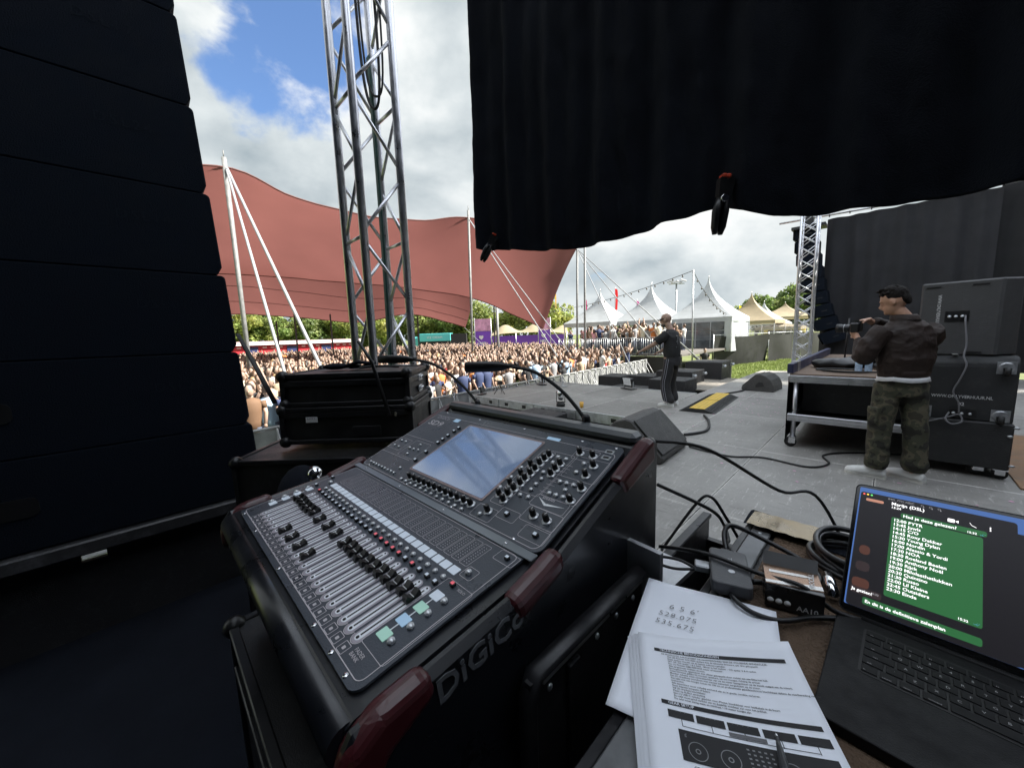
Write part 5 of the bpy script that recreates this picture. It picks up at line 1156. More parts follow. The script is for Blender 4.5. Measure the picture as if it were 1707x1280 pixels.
# ================================================================== mixing desk
M_deskblue = mat('satin_blue_black_panel', (.040, .048, .062), .34, var=.1, scale=10, bump=.12, bscale=400)
M_deskblk = mat('satin_black_moulding', (.008, .009, .012), .32, scale=8, coat=.15)
M_oxred = mat('oxblood_vinyl', (.050, .007, .010), .38, var=.2, scale=12, coat=.2)
M_line = mat('pink_grey_line_print', (.56, .52, .54), .6, var=.1)
M_slotw = mat('pale_fader_strip', (.74, .76, .80), .5, var=.08)
M_slotp = mat('mauve_fader_strip', (.36, .33, .37), .5, var=.08)
M_slotk = mat('slot_black', (.004, .004, .004), .6, var=0)
M_btn = mat('silver_cap', (.62, .64, .66), .28, .5, var=.05)
M_lcd = mat('pale_lcd', (.55, .60, .66), .35, var=.05, emit=(.42, .50, .60), es=.09)
M_lcdg = mat('mint_lcd', (.30, .46, .40), .35, var=.05, emit=(.35, .68, .55), es=.10)
M_lcdb = mat('blue_lcd', (.30, .40, .52), .35, var=.05, emit=(.35, .60, .85), es=.10)
M_redled = mat('pink_lit_key', (.45, .10, .12), .4, emit=(.9, .12, .16), es=.16)
YAWD = R(.3)
desk = empty('mixing_desk', (-.772, .448, .70), YAWD, 'black digital mixing desk with red corner guards, faders and touch screen', 'mixing desk')
HZ = 1.074-.70; T1, T2 = R(6.2), R(20.2)
fp_h = .345
# body with side profile (y: depth, z: height), rolled front
prof = [(-.31, .16), (-.332, .245), (-.348, .285), (-.340, HZ-.044), (-.330, HZ-.038), (-.315, HZ-.036), (0.0, HZ-.005), (.012, HZ-.004), (.335, HZ+.114), (.352, HZ+.128), (.385, HZ+.135), (.40, HZ+.12), (.40, .06), (.30, .0), (-.30, .02)]
b = MB(); b.prism(prof, -.375, .375, 'X'); bo = b.obj('chassis', M_deskblk, desk)
for s_ in (-1, 1):
    pr2 = [(y+(-.008 if y < 0 else .006), z+.003 if z > .2 else z) for y, z in prof]
    b = MB(); b.prism(pr2, s_*.375, s_*.402, 'X'); co = b.obj('side_cheek', M_deskblk, desk); co.modifiers.new('b', 'BEVEL').width = .010
fr = MB(); fr.tube([(-.372, -.337, HZ-.064), (.372, -.337, HZ-.064)], .025, 18); fr.obj('front_roll', M_deskblk, desk)
def guard(x, pts, r_, name='corner_guard'):
    g_ = MB(); g_.tube(cat([(x, y, z) for y, z in pts], 4), r_, 16, up=(1, 0, 0)); return g_.obj(name, M_oxred, desk)
for s_ in (-1, 1):
    g_ = MB(); g_.prism([(-.245, HZ-.018), (-.312, HZ-.024), (-.350, HZ-.046), (-.364, HZ-.082), (-.360, HZ-.130), (-.325, HZ-.130), (-.30, HZ-.085), (-.235, HZ-.056)], s_*.372, s_*.408, 'X'); go = g_.obj('corner_guard', M_oxred, desk); bv = go.modifiers.new('b', 'BEVEL'); bv.width = .016; bv.segments = 4; bv.limit_method = 'NONE'
    g_ = MB(); g_.prism([(-.105, HZ-.010), (-.03, HZ+.008), (.0, HZ+.018), (.020, HZ+.022), (.030, HZ-.02), (-.09, HZ-.055)], s_*.372, s_*.409, 'X'); go = g_.obj('corner_guard', M_oxred, desk); bv = go.modifiers.new('b', 'BEVEL'); bv.width = .016; bv.segments = 3
    g_ = MB(); g_.prism([(.215, HZ+.082), (.345, HZ+.134), (.375, HZ+.140), (.385, HZ+.08), (.24, HZ+.04)], s_*.372, s_*.408, 'X'); go = g_.obj('corner_guard', M_oxred, desk); bv = go.modifiers.new('b', 'BEVEL'); bv.width = .014; bv.segments = 3
    text('maker_lettering', 'DiGiCo', .050, mat('dim_grey_lettering', (.10, .105, .115), .5, var=.1), desk, (s_*.4035, -.238 if s_ > 0 else -.05, HZ-.074), (PI/2, R(-7) if s_ > 0 else R(7), s_*PI/2), bold=.02, spacing=1.02, extrude=.0006)
# rear lip
b = MB(); b.b2((-.372, .338, HZ+.118), (.372, .388, HZ+.148), bev=.01); b.obj('rear_lip', mat('grey_satin_lip', (.07, .078, .085), .4), desk)
# ---------------- fader panel
fpan = MB(); fpan.prism(rr_poly(.706, .322, .016, 5, 0, -.163), 0, .004, 'Z'); FP = fpan.obj('fader_panel', M_deskblue, desk, (0, 0, HZ+.001), (T1, 0, 0))
ol = MB(); outline(ol, rr_poly(.688, .285, .010, 4, 0, -.170), -.0012, 0, .0047); ol.obj('panel_line', M_line, FP, fix=False)
edge = MB(); edge.b2((-.37, -.024, .0042), (.37, -.005, .0075), bev=.001); edge.obj('hinge_strip', mat('satin_silver_strip', (.20, .22, .24), .35, .6), FP)
NCH = 24; CX = lambda i: -.278+i*.0241
slotm = MB(); slotm.prism(rr_poly(.0118, .122, .0058, 4, 0, 0), .0042, .0050, 'Z'); SLOT = slotm.mesh('fader_strip', M_slotw)
slotm = MB(); slotm.prism(rr_poly(.0190, .128, .0094, 4, 0, -.001), .0040, .0046, 'Z'); SLOT2 = slotm.mesh('strip_surround', M_slotp)
sk = MB(); sk.b2((-.0012, -.052, .0050), (.0012, .052, .0055)); sk.lathe([(0, .005), (.0026, .005), (.0026, .0057), (0, .0057)], (0, -.0565, 0), 8); sk.lathe([(0, .005), (.0018, .005), (.0018, .0057), (0, .0057)], (0, .0575, 0), 8); SK = sk.mesh('slot', M_slotk)
sq = MB(); 
outline(sq, rr_poly(.0165, .0165, .002, 2), .0010, 0, .0046); sq.prism(rr_poly(.0052, .0052, .001, 2), .0042, .0046, 'Z'); SQ = sq.mesh('key_print', M_line, fix=False)
bt = MB(); bt.lathe([(0, 0), (.0048, 0), (.0052, .002), (.0046, .0042), (.0025, .0056), (0, .0058)], n=12); BTN = bt.mesh('button', M_btn)
ky = MB(); ky.box((0, 0, .0028), (.0095, .0085, .0056), bev=.0012); KEY = ky.mesh('key', M_blackpl)
kt = MB(); kt.box((0, 0, .0058), (.0065, .0055, .0006)); KT = kt.mesh('key_light', M_lcd); KTR = kt.mesh('key_light', M_redled)
lc = MB(); lc.prism(rr_poly(.0205, .0165, .001, 1), .0042, .0052, 'Z'); LCD = lc.mesh('channel_display', M_lcd)
def capmesh():
    c = MB(); rings = []
    prof_ = [(-.0135, .004), (-.0125, .0125), (-.0095, .0145), (-.004, .0098), (0, .0085), (.004, .0098), (.0095, .0145), (.0125, .0125), (.0135, .004)]
    c.prism(prof_, -.0062, .0062, 'X'); c.b2((-.0012, -.004, 0), (.0012, .004, .004)); return c.mesh('fader_cap', M_blackpl)
CAP = capmesh(); ct_ = MB(); ct_.box((0, 0, .0090), (.0128, .0012, .0014)); CTL = ct_.mesh('cap_line', M_white)
ct_ = MB()
for y, z, a in ((-.0105, .0142, 0), (.0105, .0142, 0)): pass
H_, L_o = -.207, -.272
pat = [H_]*6+[L_o, H_, L_o, H_, L_o, H_, L_o]+[H_]*11
for i in range(NCH):
    x = CX(i); 
    so = inst('strip_surround', SLOT2, FP, (x, -.228, 0)); inst('fader_strip', SLOT, FP, (x, -.228, 0)); inst('slot', SK, FP, (x, -.228, 0))
    inst('key_print', SQ, FP, (x, -.304, 0))
    ar = MB()
    for k, rr in enumerate((.0096, .0112)):
        pts_ = [(rr*math.cos(a), rr*math.sin(a)*1.0) for a in [PI+PI*q/8 for q in range(9)]]
        for q in range(8):
            (ax, ay), (bx, by) = pts_[q], pts_[q+1]; f_ = .9
            ar.add([(ax, ay, .0045), (bx, by, .0045), (bx*f_, by*f_, .0045), (ax*f_, ay*f_, .0045)], [(0, 1, 2, 3)])
    if i == 0: ARC = ar.mesh('arc_print', M_line, fix=False)
    inst('arc_print', ARC, FP, (x, -.2835, 0))
    v_ = pat[i]+rng.uniform(-.002, .002)+(.010*(i-14)/9 if i > 13 else 0)
    c = inst('fader_cap', CAP, FP, (x, v_, .003)); inst('cap_line', CTL, c)
    inst('button', BTN, FP, (x, -.139, .004)); k_ = inst('key', KEY, FP, (x, -.155, .004)); inst('key_light', KTR if i in (0, 14, 15, 16, 17, 18, 20) else KT, k_)
    inst('channel_display', LCD, FP, (x, -.117, 0))
    mt = MB()
    outline(mt, rr_poly(.0215, .062, .003, 2, 0, 0), .0007, 0, .0045)
    for q in range(10):
        for e_ in (-.0035, .0035): mt.box((e_, -.024+q*.0052, .0044), (.0016, .0014, .0006))
    if i == 0: MT = mt.mesh('meter_scale', M_line, fix=False)
    inst('meter_scale', MT, FP, (x, -.068, 0))
for s_, lx, bx in ((1, .302, .322), (-1, -.320, -.332)):
    ln = MB(); ln.b2((lx-.001, -.26, .0041), (lx+.001, -.165, .0046)); ln.obj('link_line', M_slotw, FP)
    for k, v_ in enumerate((-.257, -.227, -.198, -.169)):
        d_ = MB(); d_.prism(rr_poly(.021, .017, .001, 1), .0043, .0053, 'Z'); d_.obj('bank_display', [M_lcdg, M_lcdb, M_lcdg, M_lcd][k] if s_ > 0 else M_lcd, FP, (lx, v_, 0)); inst('button', BTN, FP, (bx, v_, .004), scale=1.15)
for x, v_, m_ in ((.3045, -.140, KTR), (.331, -.042, KT), (-.326, -.148, KT), (-.336, -.10, KT)):
    k_ = inst('key', KEY, FP, (x, v_, .004)); inst('key_light', m_, k_)
inst('button', BTN, FP, (.303, -.106, .004), scale=1.2); inst('button', BTN, FP, (-.307, -.117, .004), scale=1.2)
ol = MB(); outline(ol, rr_poly(.045, .026, .003, 2, .329, -.042), -.0008, 0, .0046); outline(ol, rr_poly(.026, .024, .003, 2, .305, -.106), -.0008, 0, .0046); outline(ol, rr_poly(.062, .150, .004, 2, .316, -.208), -.0008, 0, .0046); ol.obj('panel_line', M_line, FP, fix=False)
text('panel_lettering', 'FADER\nBANK', .008, M_line, FP, (.292, -.296, .0046)); text('panel_lettering', 'SOLO', .007, M_line, FP, (.318, -.143, .0046))
scw = MB(); scw.lathe([(0, 0), (.004, 0), (.0042, .0012), (.003, .002), (0, .002)], n=10); SCW = scw.mesh('screw', M_chrome)
for x in (-.325, -.2, 0, .2, .27, .32): inst('screw', SCW, FP, (x, -.3185, .0035))
for x in (-.30, -.1, .1, .3): inst('screw', SCW, FP, (x, -.0145, .0073), scale=.8)
# ---------------- screen panel (origin at the screen centre)
hc2 = .172
span = MB(); span.prism(rr_poly(.738, .335, .018, 5, -.002, -.004), 0, .004, 'Z')
SPp = span.obj('screen_panel', M_deskblue, desk, (0, hc2*math.cos(T2), HZ+hc2*math.sin(T2)), (T2, 0, 0))
ol = MB(); outline(ol, rr_poly(.725, .300, .014, 4, -.005, -.016), -.0012, 0, .0047); ol.obj('panel_line', M_line, SPp, fix=False)
st_ = MB(); st_.b2((-.372, -.171, .0042), (.372, -.156, .0075), bev=.001); 
def screen_mat():
    return mat('dark_touch_glass', (.045, .06, .085), .06, var=.02, rvar=0, spec=.8, coat=1.0, emit=(.17, .25, .42), es=.16)
sc = MB(); sc.prism(rr_poly(.305, .229, .004, 3), .0052, .0062, 'Z'); sc.obj('touch_screen', screen_mat(), SPp)
bz = MB(); outline(bz, rr_poly(.318, .242, .006, 3), .0045, 0, .0056); outline(bz, rr_poly(.309, .233, .005, 3), .0012, 0, .0058); bz.obj('screen_bezel', mat('rose_bezel_line', (.30, .22, .21), .5), SPp, fix=False)
kn = MB(); kn.lathe([(0, 0), (.0095, 0), (.0095, .0015), (.0064, .0030), (.0062, .0165), (.0052, .0185), (0, .0185)], n=14); KN = kn.mesh('knob', M_blackpl)
kr = MB(); kr.lathe([(.0063, .0022), (.0105, .0008), (.0108, 0), (.0105, -.0006), (.0063, -.0006)], n=14); KR = kr.mesh('knob_skirt', M_btn)
ki = MB(); ki.box((0, .0032, .0187), (.0014, .0062, .0006)); KI = ki.mesh('knob_mark', M_white)
def knob(u, v_):
    k_ = inst('knob', KN, SPp, (u, v_, .004), (0, 0, rng.uniform(-2, 2))); inst('knob_skirt', KR, k_, (0, 0, .001)); inst('knob_mark', KI, k_)
for u, v_ in [(.206, .075), (.204, .058), (.204, .039), (.186, .026), (.206, .018), (.206, 0), (.186, -.011), (.206, -.02), (.184, -.048), (.207, -.038), (.205, -.058), (.184, -.086), (.204, -.077), (.207, -.096), (.253, .056), (.253, .036), (.254, .017), (.274, .109), (.31, .109), (.33, .078), (.331, .043), (.345, .004), (.344, -.036), (.299, -.102), (.332, -.101), (.197, -.136)]: knob(u, v_)
for k in range(12): knob(-.111+k*.023, -.144+k*.0005); inst('button', BTN, SPp, (-.137+.0245*k, -.160, .004))
for u, v_ in [(.231, .077), (.255, .077), (.231, .055), (.188, .074), (.188, .056), (.232, .016), (.243, -.005), (.242, -.024), (.243, -.043), (.231, -.067), (.253, -.065), (.305, .078), (.305, .045), (.289, .004), (.306, .005), (.324, .006), (.316, -.014), (.289, -.036), (.306, -.035), (.324, -.034), (.186, -.151), (.168, -.029), (.168, -.067), (.168, .009)]: inst('button', BTN, SPp, (u, v_, .004), scale=1.1)
for u, v_ in [(-.346, -.033), (-.32, -.033), (-.345, -.061), (-.319, -.061), (-.241, -.026), (-.266, -.051), (-.242, -.05), (-.219, -.048), (-.241, -.075), (-.194, -.130)]+[(-.339+.0185*k, -.153) for k in range(9)]: inst('button', BTN, SPp, (u, v_, .004), scale=.9)
for u, v_ in [(-.182, .091), (-.182, .071), (-.182, .045), (-.182, .023), (-.182, .004), (-.178, -.045), (-.176, -.086), (.244, -.124), (.335, -.140)]:
    k_ = inst('key', KEY, SPp, (u, v_, .004), scale=1.15); inst('key_light', KT, k_)
ol = MB()
for w_, h_, cx, cy in ((.075, .055, -.335, -.047), (.085, .075, -.24, -.05), (.06, .035, .190, -.143), (.05, .028, .246, -.124), (.085, .04, .316, -.100), (.06, .030, .330, -.140), (.085, .032, .308, -.062), (.085, .055, .316, -.018), (.085, .075, .318, .062), (.06, .04, .29, .108), (.075, .15, .232, .02), (.04, .20, .195, -.01)): outline(ol, rr_poly(w_, h_, .004, 2, cx, cy), -.0008, 0, .0046)
for k in range(9): ol.b2((.262, .06-.012*k, .0042), (.285, .0606-.012*k, .0046))
ol.b2((-.37, -.095, .0042), (-.2, -.094, .0046)); ol.b2((-.37, .0, .0042), (-.2, .001, .0046)); ol.obj('panel_line', M_line, SPp, fix=False)
ck = MB(); ck.prism([(.272, -.052), (.300, -.070), (.344, -.058), (.300, -.0635)], .0042, .0048, 'Z'); ck.obj('tick_mark', M_btn, SPp)
text('panel_lettering', 'DiGiCo', .022, M_slotp, SPp, (-.345, .118, .0046), bold=.01); text('panel_lettering', 'SD9', .036, M_line, SPp, (-.350, .078, .0046), bold=.01, sx=1.25)
text('panel_lettering', 'stealth', .012, M_line, SPp, (.282, -.053, .0046))
for u, v_ in ((.337, .138), (.34, .116)): d_ = MB(); d_.prism(rr_poly(.022, .014, .001, 1), .0042, .0056, 'Z'); d_.obj('usb_port', M_btn, SPp, (u, v_, 0)); d_ = MB(); d_.prism(rr_poly(.014, .007, .001, 1), .0056, .0060, 'Z'); d_.obj('port_slot', M_slotk, SPp, (u, v_, 0))
d_ = MB(); d_.prism(rr_poly(.042, .011, .001, 1), .0042, .0052, 'Z'); d_.obj('small_display', M_lcdb, SPp, (.17, .141, 0)); d_ = MB(); d_.prism(rr_poly(.026, .016, .001, 1), .0042, .0052, 'Z'); d_.obj('badge', M_lcdb, SPp, (-.236, .126, 0))
for x in (-.33, -.15, .05, .25, .345): inst('screw', SCW, SPp, (x, .157, .0035), scale=.9); 
for x in (-.33, -.1, .1, .3): inst('screw', SCW, SPp, (x, -.1655, .0035), scale=.9)
# ---------------- gooseneck lamps
def gooseneck(pts, head, label):
    g_ = empty('gooseneck_lamp', pts[0], label=label, cat='lamp'); P0 = Vector(pts[0]); P = [Vector(p)-P0 for p in pts]
    o = MB(); o.lathe([(0, -.012), (.012, -.012), (.014, 0), (.011, .022), (.007, .03), (0, .03)], n=14); o.obj('socket', M_blackpl, g_)
    o = MB(); o.tube(cat(P, 8), .0052, 10); o.obj('neck', M_blackrub, g_)
    h0, h1 = P[-1], Vector(head)-P0; d = (h1-h0).normalized()
    o = MB(); o.tube([h0-d*.02, h0, h0+d*.02, h0+(h1-h0)*.4, h1-d*.004, h1], [(.006, .006), (.008, .008), (.014, .011), (.016, .012), (.016, .012), (.013, .009)], 12); o.obj('lamp_head', M_blackpl, g_)
    return g_
gooseneck([(-.565, .835, 1.212), (-.585, .835, 1.245), (-.64, .82, 1.305), (-.71, .79, 1.355), (-.785, .755, 1.372)], (-.885, .675, 1.372), 'gooseneck lamp nearer the camera curving left over the desk')
gooseneck([(-1.03, .835, 1.205), (-1.045, .83, 1.24), (-1.11, .80, 1.31), (-1.19, .76, 1.365), (-1.27, .715, 1.385)], (-1.375, .635, 1.388), 'gooseneck lamp at the far left of the desk')
# stand under the desk
flight_case('desk_case', (-.77, .47, 0), (.95, .78, .69), 'black flight case base carrying the mixing desk', lid=.2, latches=False, em=M_edgeblk, bm_=M_blackpl)
# ================================================================== cases left of the desk
VY = R(45.5)
flight_case('flight_case', (-1.98, .78, .0), (.95, .62, .93), 'large dark flight case below the two rack cases', VY, lid=.3, em=M_edgeblk, bm_=M_blackpl)
rk = flight_case('rack_case', (-2.02, .82, .955), (.66, .42, .185), 'lower black rack case with small white label beside the desk', VY, lid=.2, latches=False, em=M_edgeblk, bm_=M_blackpl)
lb = MB(); lb.box((-.17, -.213, .125), (.058, .002, .028)); lo = lb.obj('asset_label', M_white, rk)
text('label_print', 'RACK 3', .012, M_blackpl, lo, (-.192, -.2145, .126), (PI/2, 0, 0))
lb = MB(); lb.box((.10, -.213, .06), (.14, .004, .05), bev=.001); lb.obj('name_plate', M_blackpl, rk)
lb = MB(); lb.box((.25, -.213, .14), (.012, .006, .02)); lb.ell((.22, -.213, .145), (.005, .004, .005), 8, 5); lb.obj('screw_heads', M_chrome, rk)
rk2 = flight_case('rack_case', (-2.03, .83, 1.142), (.64, .42, .165), 'upper black rack case with metal edges beside the desk', VY, lid=.3, latches=False, em=M_edgeblk, bm_=M_blackpl)
for z in (.05, .11):
    lb = MB(); lb.box((.322, 0, z), (.012, .07, .035), bev=.003); lo = lb.obj('latch', M_steel, rk2)
    lb = MB(); lb.tube([(.330, -.02, z), (.340, 0, z+.012), (.330, .02, z)], .004, 6); lb.obj('butterfly', M_chrome, lo)
# straps and things on the rack
st_ = MB(); st_.tube([(-2.44, .36, 1.52), (-2.27, .40, 1.33), (-2.17, .44, 1.16)], [(.002, .012), (.003, .014), (.003, .014)], 6); tag(st_.obj('webbing_strap', M_blackrub), 'black webbing strap running from the loudspeaker column to the rack case', 'strap')
ad = MB(); ad.tube([(-1.76, .72, 1.46), (-1.72, .76, 1.36), (-1.66, .80, 1.10)], [.007, .009, .010], 8); tag(ad.obj('antenna', M_blackpl), 'black paddle antenna leaning at the right of the rack cases', 'antenna')
fb_ = MB(); fb_.ell((-2.14, .74, 1.325), (.07, .05, .018), 14, 8, rot=(0, 0, VY)); fb_.tube([(-2.10, .78, 1.325), (-2.05, .83, 1.345), (-1.99, .90, 1.332), (-2.03, .88, 1.32), (-2.1, .80, 1.318)], [(.010, .02)]*5, 8)
tag(fb_.obj('fabric_strap', M_cloth), 'crumpled black strap lying on top of the rack cases', 'strap')
bw = MB(); bw.tube(cat([(-1.92, .78, 1.322), (-1.85, .85, 1.328), (-1.78, .93, 1.322)], 4), .006, 6); tag(bw.obj('cable', M_blackrub), 'short black cable lying on top of the rack cases', 'cable')
# stand with thumb screw between cases and desk
sd = empty('desk_stand', (-1.44, .38, 0), label='black folding stand with bright thumb screw beside the desk', cat='stand')
for dx in (-.05, .03):
    o = MB(); o.cyl((dx, 0, 0), (dx, 0, 1.0 if dx > 0 else .93), .016, 10); o.obj('post', mat('worn_brass_edge', (.25, .22, .12), .35, .8), sd)
o = MB(); o.ell((.04, 0, 1.0), (.026, .026, .026), 10, 8); o.tube([(.05, 0, 1.0), (.10, .0, .98), (.11, .01, .95), (.07, .01, .94)], .007, 8); o.obj('thumb_screw', M_chrome, sd)
pl_ = MB(); pl_.prism(rr_poly(.09, .09, .012, 3), 0, .006, 'Z'); pl_.lathe([(.022, .006), (.032, .006), (.032, .02), (.022, .02)], n=18); tag(pl_.obj('castor_cup', M_aludull, loc=(-1.18, .66, .99), rot=(R(50), 0, R(30))), 'round dish plate standing behind the desk', 'dish plate')
bt_ = MB(); bt_.ell((-1.66, .40, .80), (.13, .10, .16), 16, 12); tag(bt_.obj('equipment_bag', M_cloth), 'soft black bag hanging beside the rack cases', 'bag')
# trolley frame edge in front of the loudspeaker column

# ================================================================== right-hand work case with papers and laptop
TZ = .955
wc = empty('work_case', (.42, .58, 0), label='black flight case with brown carpeted top holding papers and laptop', cat='flight case')
X0, X1, Y0, Y1 = -.22, 1.30, .02, 1.13
def W(p0, p1): return [a-b for a, b in zip(p0, (.42, .58, 0))], [a-b for a, b in zip(p1, (.42, .58, 0))]
o = MB(); o.b2(*W((X0, Y0, .05), (X1, Y1, TZ-.006))); o.obj('body', M_case, wc)
o = MB(); o.b2(*W((X0+.06, Y0+.03, TZ-.004), (X1-.03, Y1-.05, TZ)), bev=.001); o.obj('carpet_top', mat('brown_felt_carpet', (.12, .078, .05), .95, var=.3, scale=8, bump=1.0, bscale=160, rvar=0), wc)
for p0, p1 in (((X0+.012, Y0, TZ-.002), (X0+.052, Y1-.02, TZ+.006)), ((X0-.004, Y0, TZ-.05), (X0+.012, Y1-.02, TZ+.004)), ((X0+.052, Y1-.04, TZ-.002), (X1, Y1, TZ+.005))):
    o = MB(); o.b2(*W(p0, p1), bev=.002); o.obj('edge_profile', M_edgeblk if p0[2] < TZ-.01 else mat('worn_grey_edge', (.16, .165, .17), .5, .6, var=.3, scale=14), wc)
for k in range(7):
    o = MB(); o.ell(Vector((X0+.032, Y0+.1+k*.15, TZ+.006))-Vector((.42, .58, 0)), (.005, .005, .002), 8, 4); o.obj('rivet', M_steel, wc)
gt = MB(); gt.grid(lambda u, v_: (X0-.01+u*1.5, Y1-.085+.13*v_+.01*math.sin(u*30), TZ+.008+.006*math.sin(u*41+v_*3)-(.03*max(0, v_-.75)*4)), 90, 5); go = gt.obj('gaffer_tape', M_cloth, fix=False); tag(go, 'wrinkled black cloth tape along the rear edge of the work case', 'tape')
gd = MB(); gd.grid(lambda u, v_: (X0+.0+u*.14, Y1-.10+.085*v_, TZ+.0185+.0012*math.sin(u*25+v_*5)), 14, 6); tag(gd.obj('duct_tape', mat('silver_brown_tape', (.22, .17, .10), .3, .6, var=.3, scale=18), fix=False), 'shiny patch of silver-brown tape at the rear corner of the work case', 'tape')

# lower open case between desk and work case: lid panel with bright metal edge
lc_ = empty('case_lid', (-.330, .475, .205), label='upright flight case lid with bright metal edge between desk and papers', cat='case lid')
LX = -.0
o = MB(); o.b2((LX-.006, -.14, .18), (LX+.006, .20, .76)); o.obj('panel', M_case, lc_)
o = MB(); o.tube([(LX, -.14, .2), (LX, -.14, .735), (LX, -.125, .765), (LX, .20, .765)], [(.017, .010)]*4, 8); o.obj('edge_profile', M_edgeblk, lc_)
o = MB(); o.b2((LX+.010, -.12, .752), (LX+.014, .19, .770), bev=.001); o.obj('bright_lip', M_alu, lc_)
for k in range(5): o = MB(); o.ell((LX+.008, -.10+k*.065, .73), (.003, .006, .006), 8, 5); o.obj('rivet', M_steel, lc_)
for p0, p1 in (((.008, -.06, .22), (.016, -.03, .74)), ((.008, -.12, .42), (.016, .19, .46))): o = MB(); o.b2(p0, p1, bev=.002); o.obj('brace', M_edgeblk, lc_)
bx = empty('open_case', (-.42, 1.22, 0), label='open black flight case with aluminium rim behind the work case', cat='flight case')
o = MB(); o.b2((.04, -.40, .0), (.058, .0, .862)); o.b2((.17, -.40, 0), (.188, .0, .80)); o.b2((.058, -.02, 0), (.17, 0, .80)); o.b2((.058, -.38, .3), (.17, -.02, .32)); o.obj('walls', M_case, bx)
for p0, p1 in (((.035, -.40, .862), (.062, .01, .876)),): o = MB(); o.b2(p0, p1, bev=.003); o.obj('rim', M_edgeblk, bx)
bk = MB(); bk.prism([(0, 0), (.16, 0), (.16, .012), (.012, .012), (.012, .11), (0, .11)], -.05, .05, 'Y'); 
tag(bk.obj('angle_bracket', M_aludull, loc=(-.345, .70, .90), rot=(0, 0, R(85))), 'aluminium angle bracket beside the bright case edge', 'bracket')
tag(cable('cable', [(-.38, .84, 1.20), (-.30, .98, 1.16), (-.18, 1.18, 1.02), (-.1, 1.3, .97), (.02, 1.5, .6)], .0045, M_blackrub), 'thin black cable arching from the desk to the floor', 'cable')
tag(cable('cable', [(-.34, .78, 1.12), (-.26, .88, 1.05), (-.25, .95, .99), (-.23, .92, .97), (-.22, .87, .985), (-.17, .80, .985)], .004, M_blackrub), 'thin black cable running from the desk to the adapter', 'cable')
tag(cable('cable', [(-.42, .66, .90), (-.33, .70, .88), (-.26, .72, .93), (-.20, .70, .965)], .003, M_blackrub), 'very thin black wire left of the papers', 'cable')
tag(cable('cable', [(-.40, .95, .86), (-.33, 1.0, 1.0), (-.30, 1.02, 1.02), (-.27, 1.05, .96), (-.24, 1.1, .87)], .004, M_blackrub), 'small black wire loop behind the adapter', 'cable')

# papers
M_paper = mat('white_paper', (.80, .83, .90), .8, var=.03, scale=5, rvar=0)
M_ink = mat('black_ink', (.02, .02, .022), .8, var=.1, rvar=0)
M_inkg = mat('grey_ink', (.14, .14, .15), .8, var=.2, rvar=0)
def bend(x, y, c):      # curl of the right top corner
    d = max(0, (x-.02)*.75+(y-.03)*.6); return c*d*d
def sheet(name, w, h, curl, m, z=0.0):
    mb = MB(); mb.grid(lambda u, v_: ((u-.5)*w, (v_-.5)*h, z+bend((u-.5)*w, (v_-.5)*h, curl)+.0012*math.sin(u*6+v_*4)), 16, 20); return mb
def put_sheet(loc, rz, label, curl=1.3, group=None):
    o = sheet('paper_sheet', .21, .297, curl, M_paper).obj('paper_sheet', M_paper, None, loc, (0, 0, rz), fix=False); so = o.modifiers.new('t', 'SOLIDIFY'); so.thickness = .0008; so.offset = -1
    return tag(o, label, 'paper', group)
def to_stage(px_, py_): c_, s_ = math.cos(R(45.5)), math.sin(R(45.5)); return (px_*c_-py_*s_, px_*s_+py_*c_)
def sheet_center(tlx, tly, a):     # top-left corner in view axes and the direction of its top edge
    ca, sa = math.cos(a), math.sin(a); cx_, cy_ = tlx+.105*ca+.1485*sa, tly+.105*sa-.1485*ca; return to_stage(cx_, cy_)
A1 = R(-15.0); c1_ = sheet_center(.191, .5435, A1); RZ1 = A1+R(45.5)
A0 = R(-31); c0_ = sheet_center(.264, .690, A0); RZ0 = A0+R(45.5)
bs_ = put_sheet((*c0_, TZ+.0125), RZ0, 'loose rear sheet with handwritten numbers under the adapter', .3)
def hand(t_, x, y, s): text('handwriting', t_, s, M_inkg, bs_, (x, y, .0014), (0, 0, R(6)), shear=.2, spacing=1.15, bold=-.012)
hand("6 5 6'", -.058, .075, .018); hand('528.075', -.072, .052, .0165); hand('535.675', -.074, .031, .0165)
stk_l = ['lowest sheet of the white paper stack in the foreground', 'third sheet down in the white paper stack in the foreground', 'second sheet down in the white paper stack in the foreground']
for k in range(3): put_sheet((c1_[0]-.010+.003*k, c1_[1]-.010+.003*k, TZ+.0165+.0018*k), RZ1+R(.8-.5*k), stk_l[k], .9+.1*k)
top = put_sheet((*c1_, TZ+.0235), RZ1, 'printed top sheet with equipment list and deck drawing', 1.3)
def on_sheet(mb_or_me, name, m=M_ink):
    me = mb_or_me if not isinstance(mb_or_me, MB) else mb_or_me.mesh(name, m, fix=False)
    n = len(me.vertices); co = np.empty(n*3); me.vertices.foreach_get('co', co); co = co.reshape(-1, 3)
    for i in range(n): co[i, 2] += bend(co[i, 0], co[i, 1], 1.3)+.0012*math.sin((co[i, 0]/.21+.5)*6+(co[i, 1]/.297+.5)*4)+.0006
    me.vertices.foreach_set('co', co.ravel()); me.update(); return inst(name, me, top)
def strip(x0, y0, x1, y1, n=16):
    b_ = MB(); b_.grid(lambda u, v_: (x0+(x1-x0)*u, y0+(y1-y0)*v_, 0), n, 2, sm=False); return b_
def ptext(t_, x, y, s, m=M_ink, name='print_line', bold=.0, z=.0002, sx=1.0):
    me = text_mesh(t_, s, m, bold=bold, sx=sx).copy(); me.transform(Matrix.Translation((x, y, z))); on_sheet(me, name)
on_sheet(strip(-.083, .1155, .090, .1212), 'heading_bar'); ptext('TECHNISCHE BENODIGDHEDEN', -.076, .1163, .0056, M_paper, 'heading', .012, .0005)
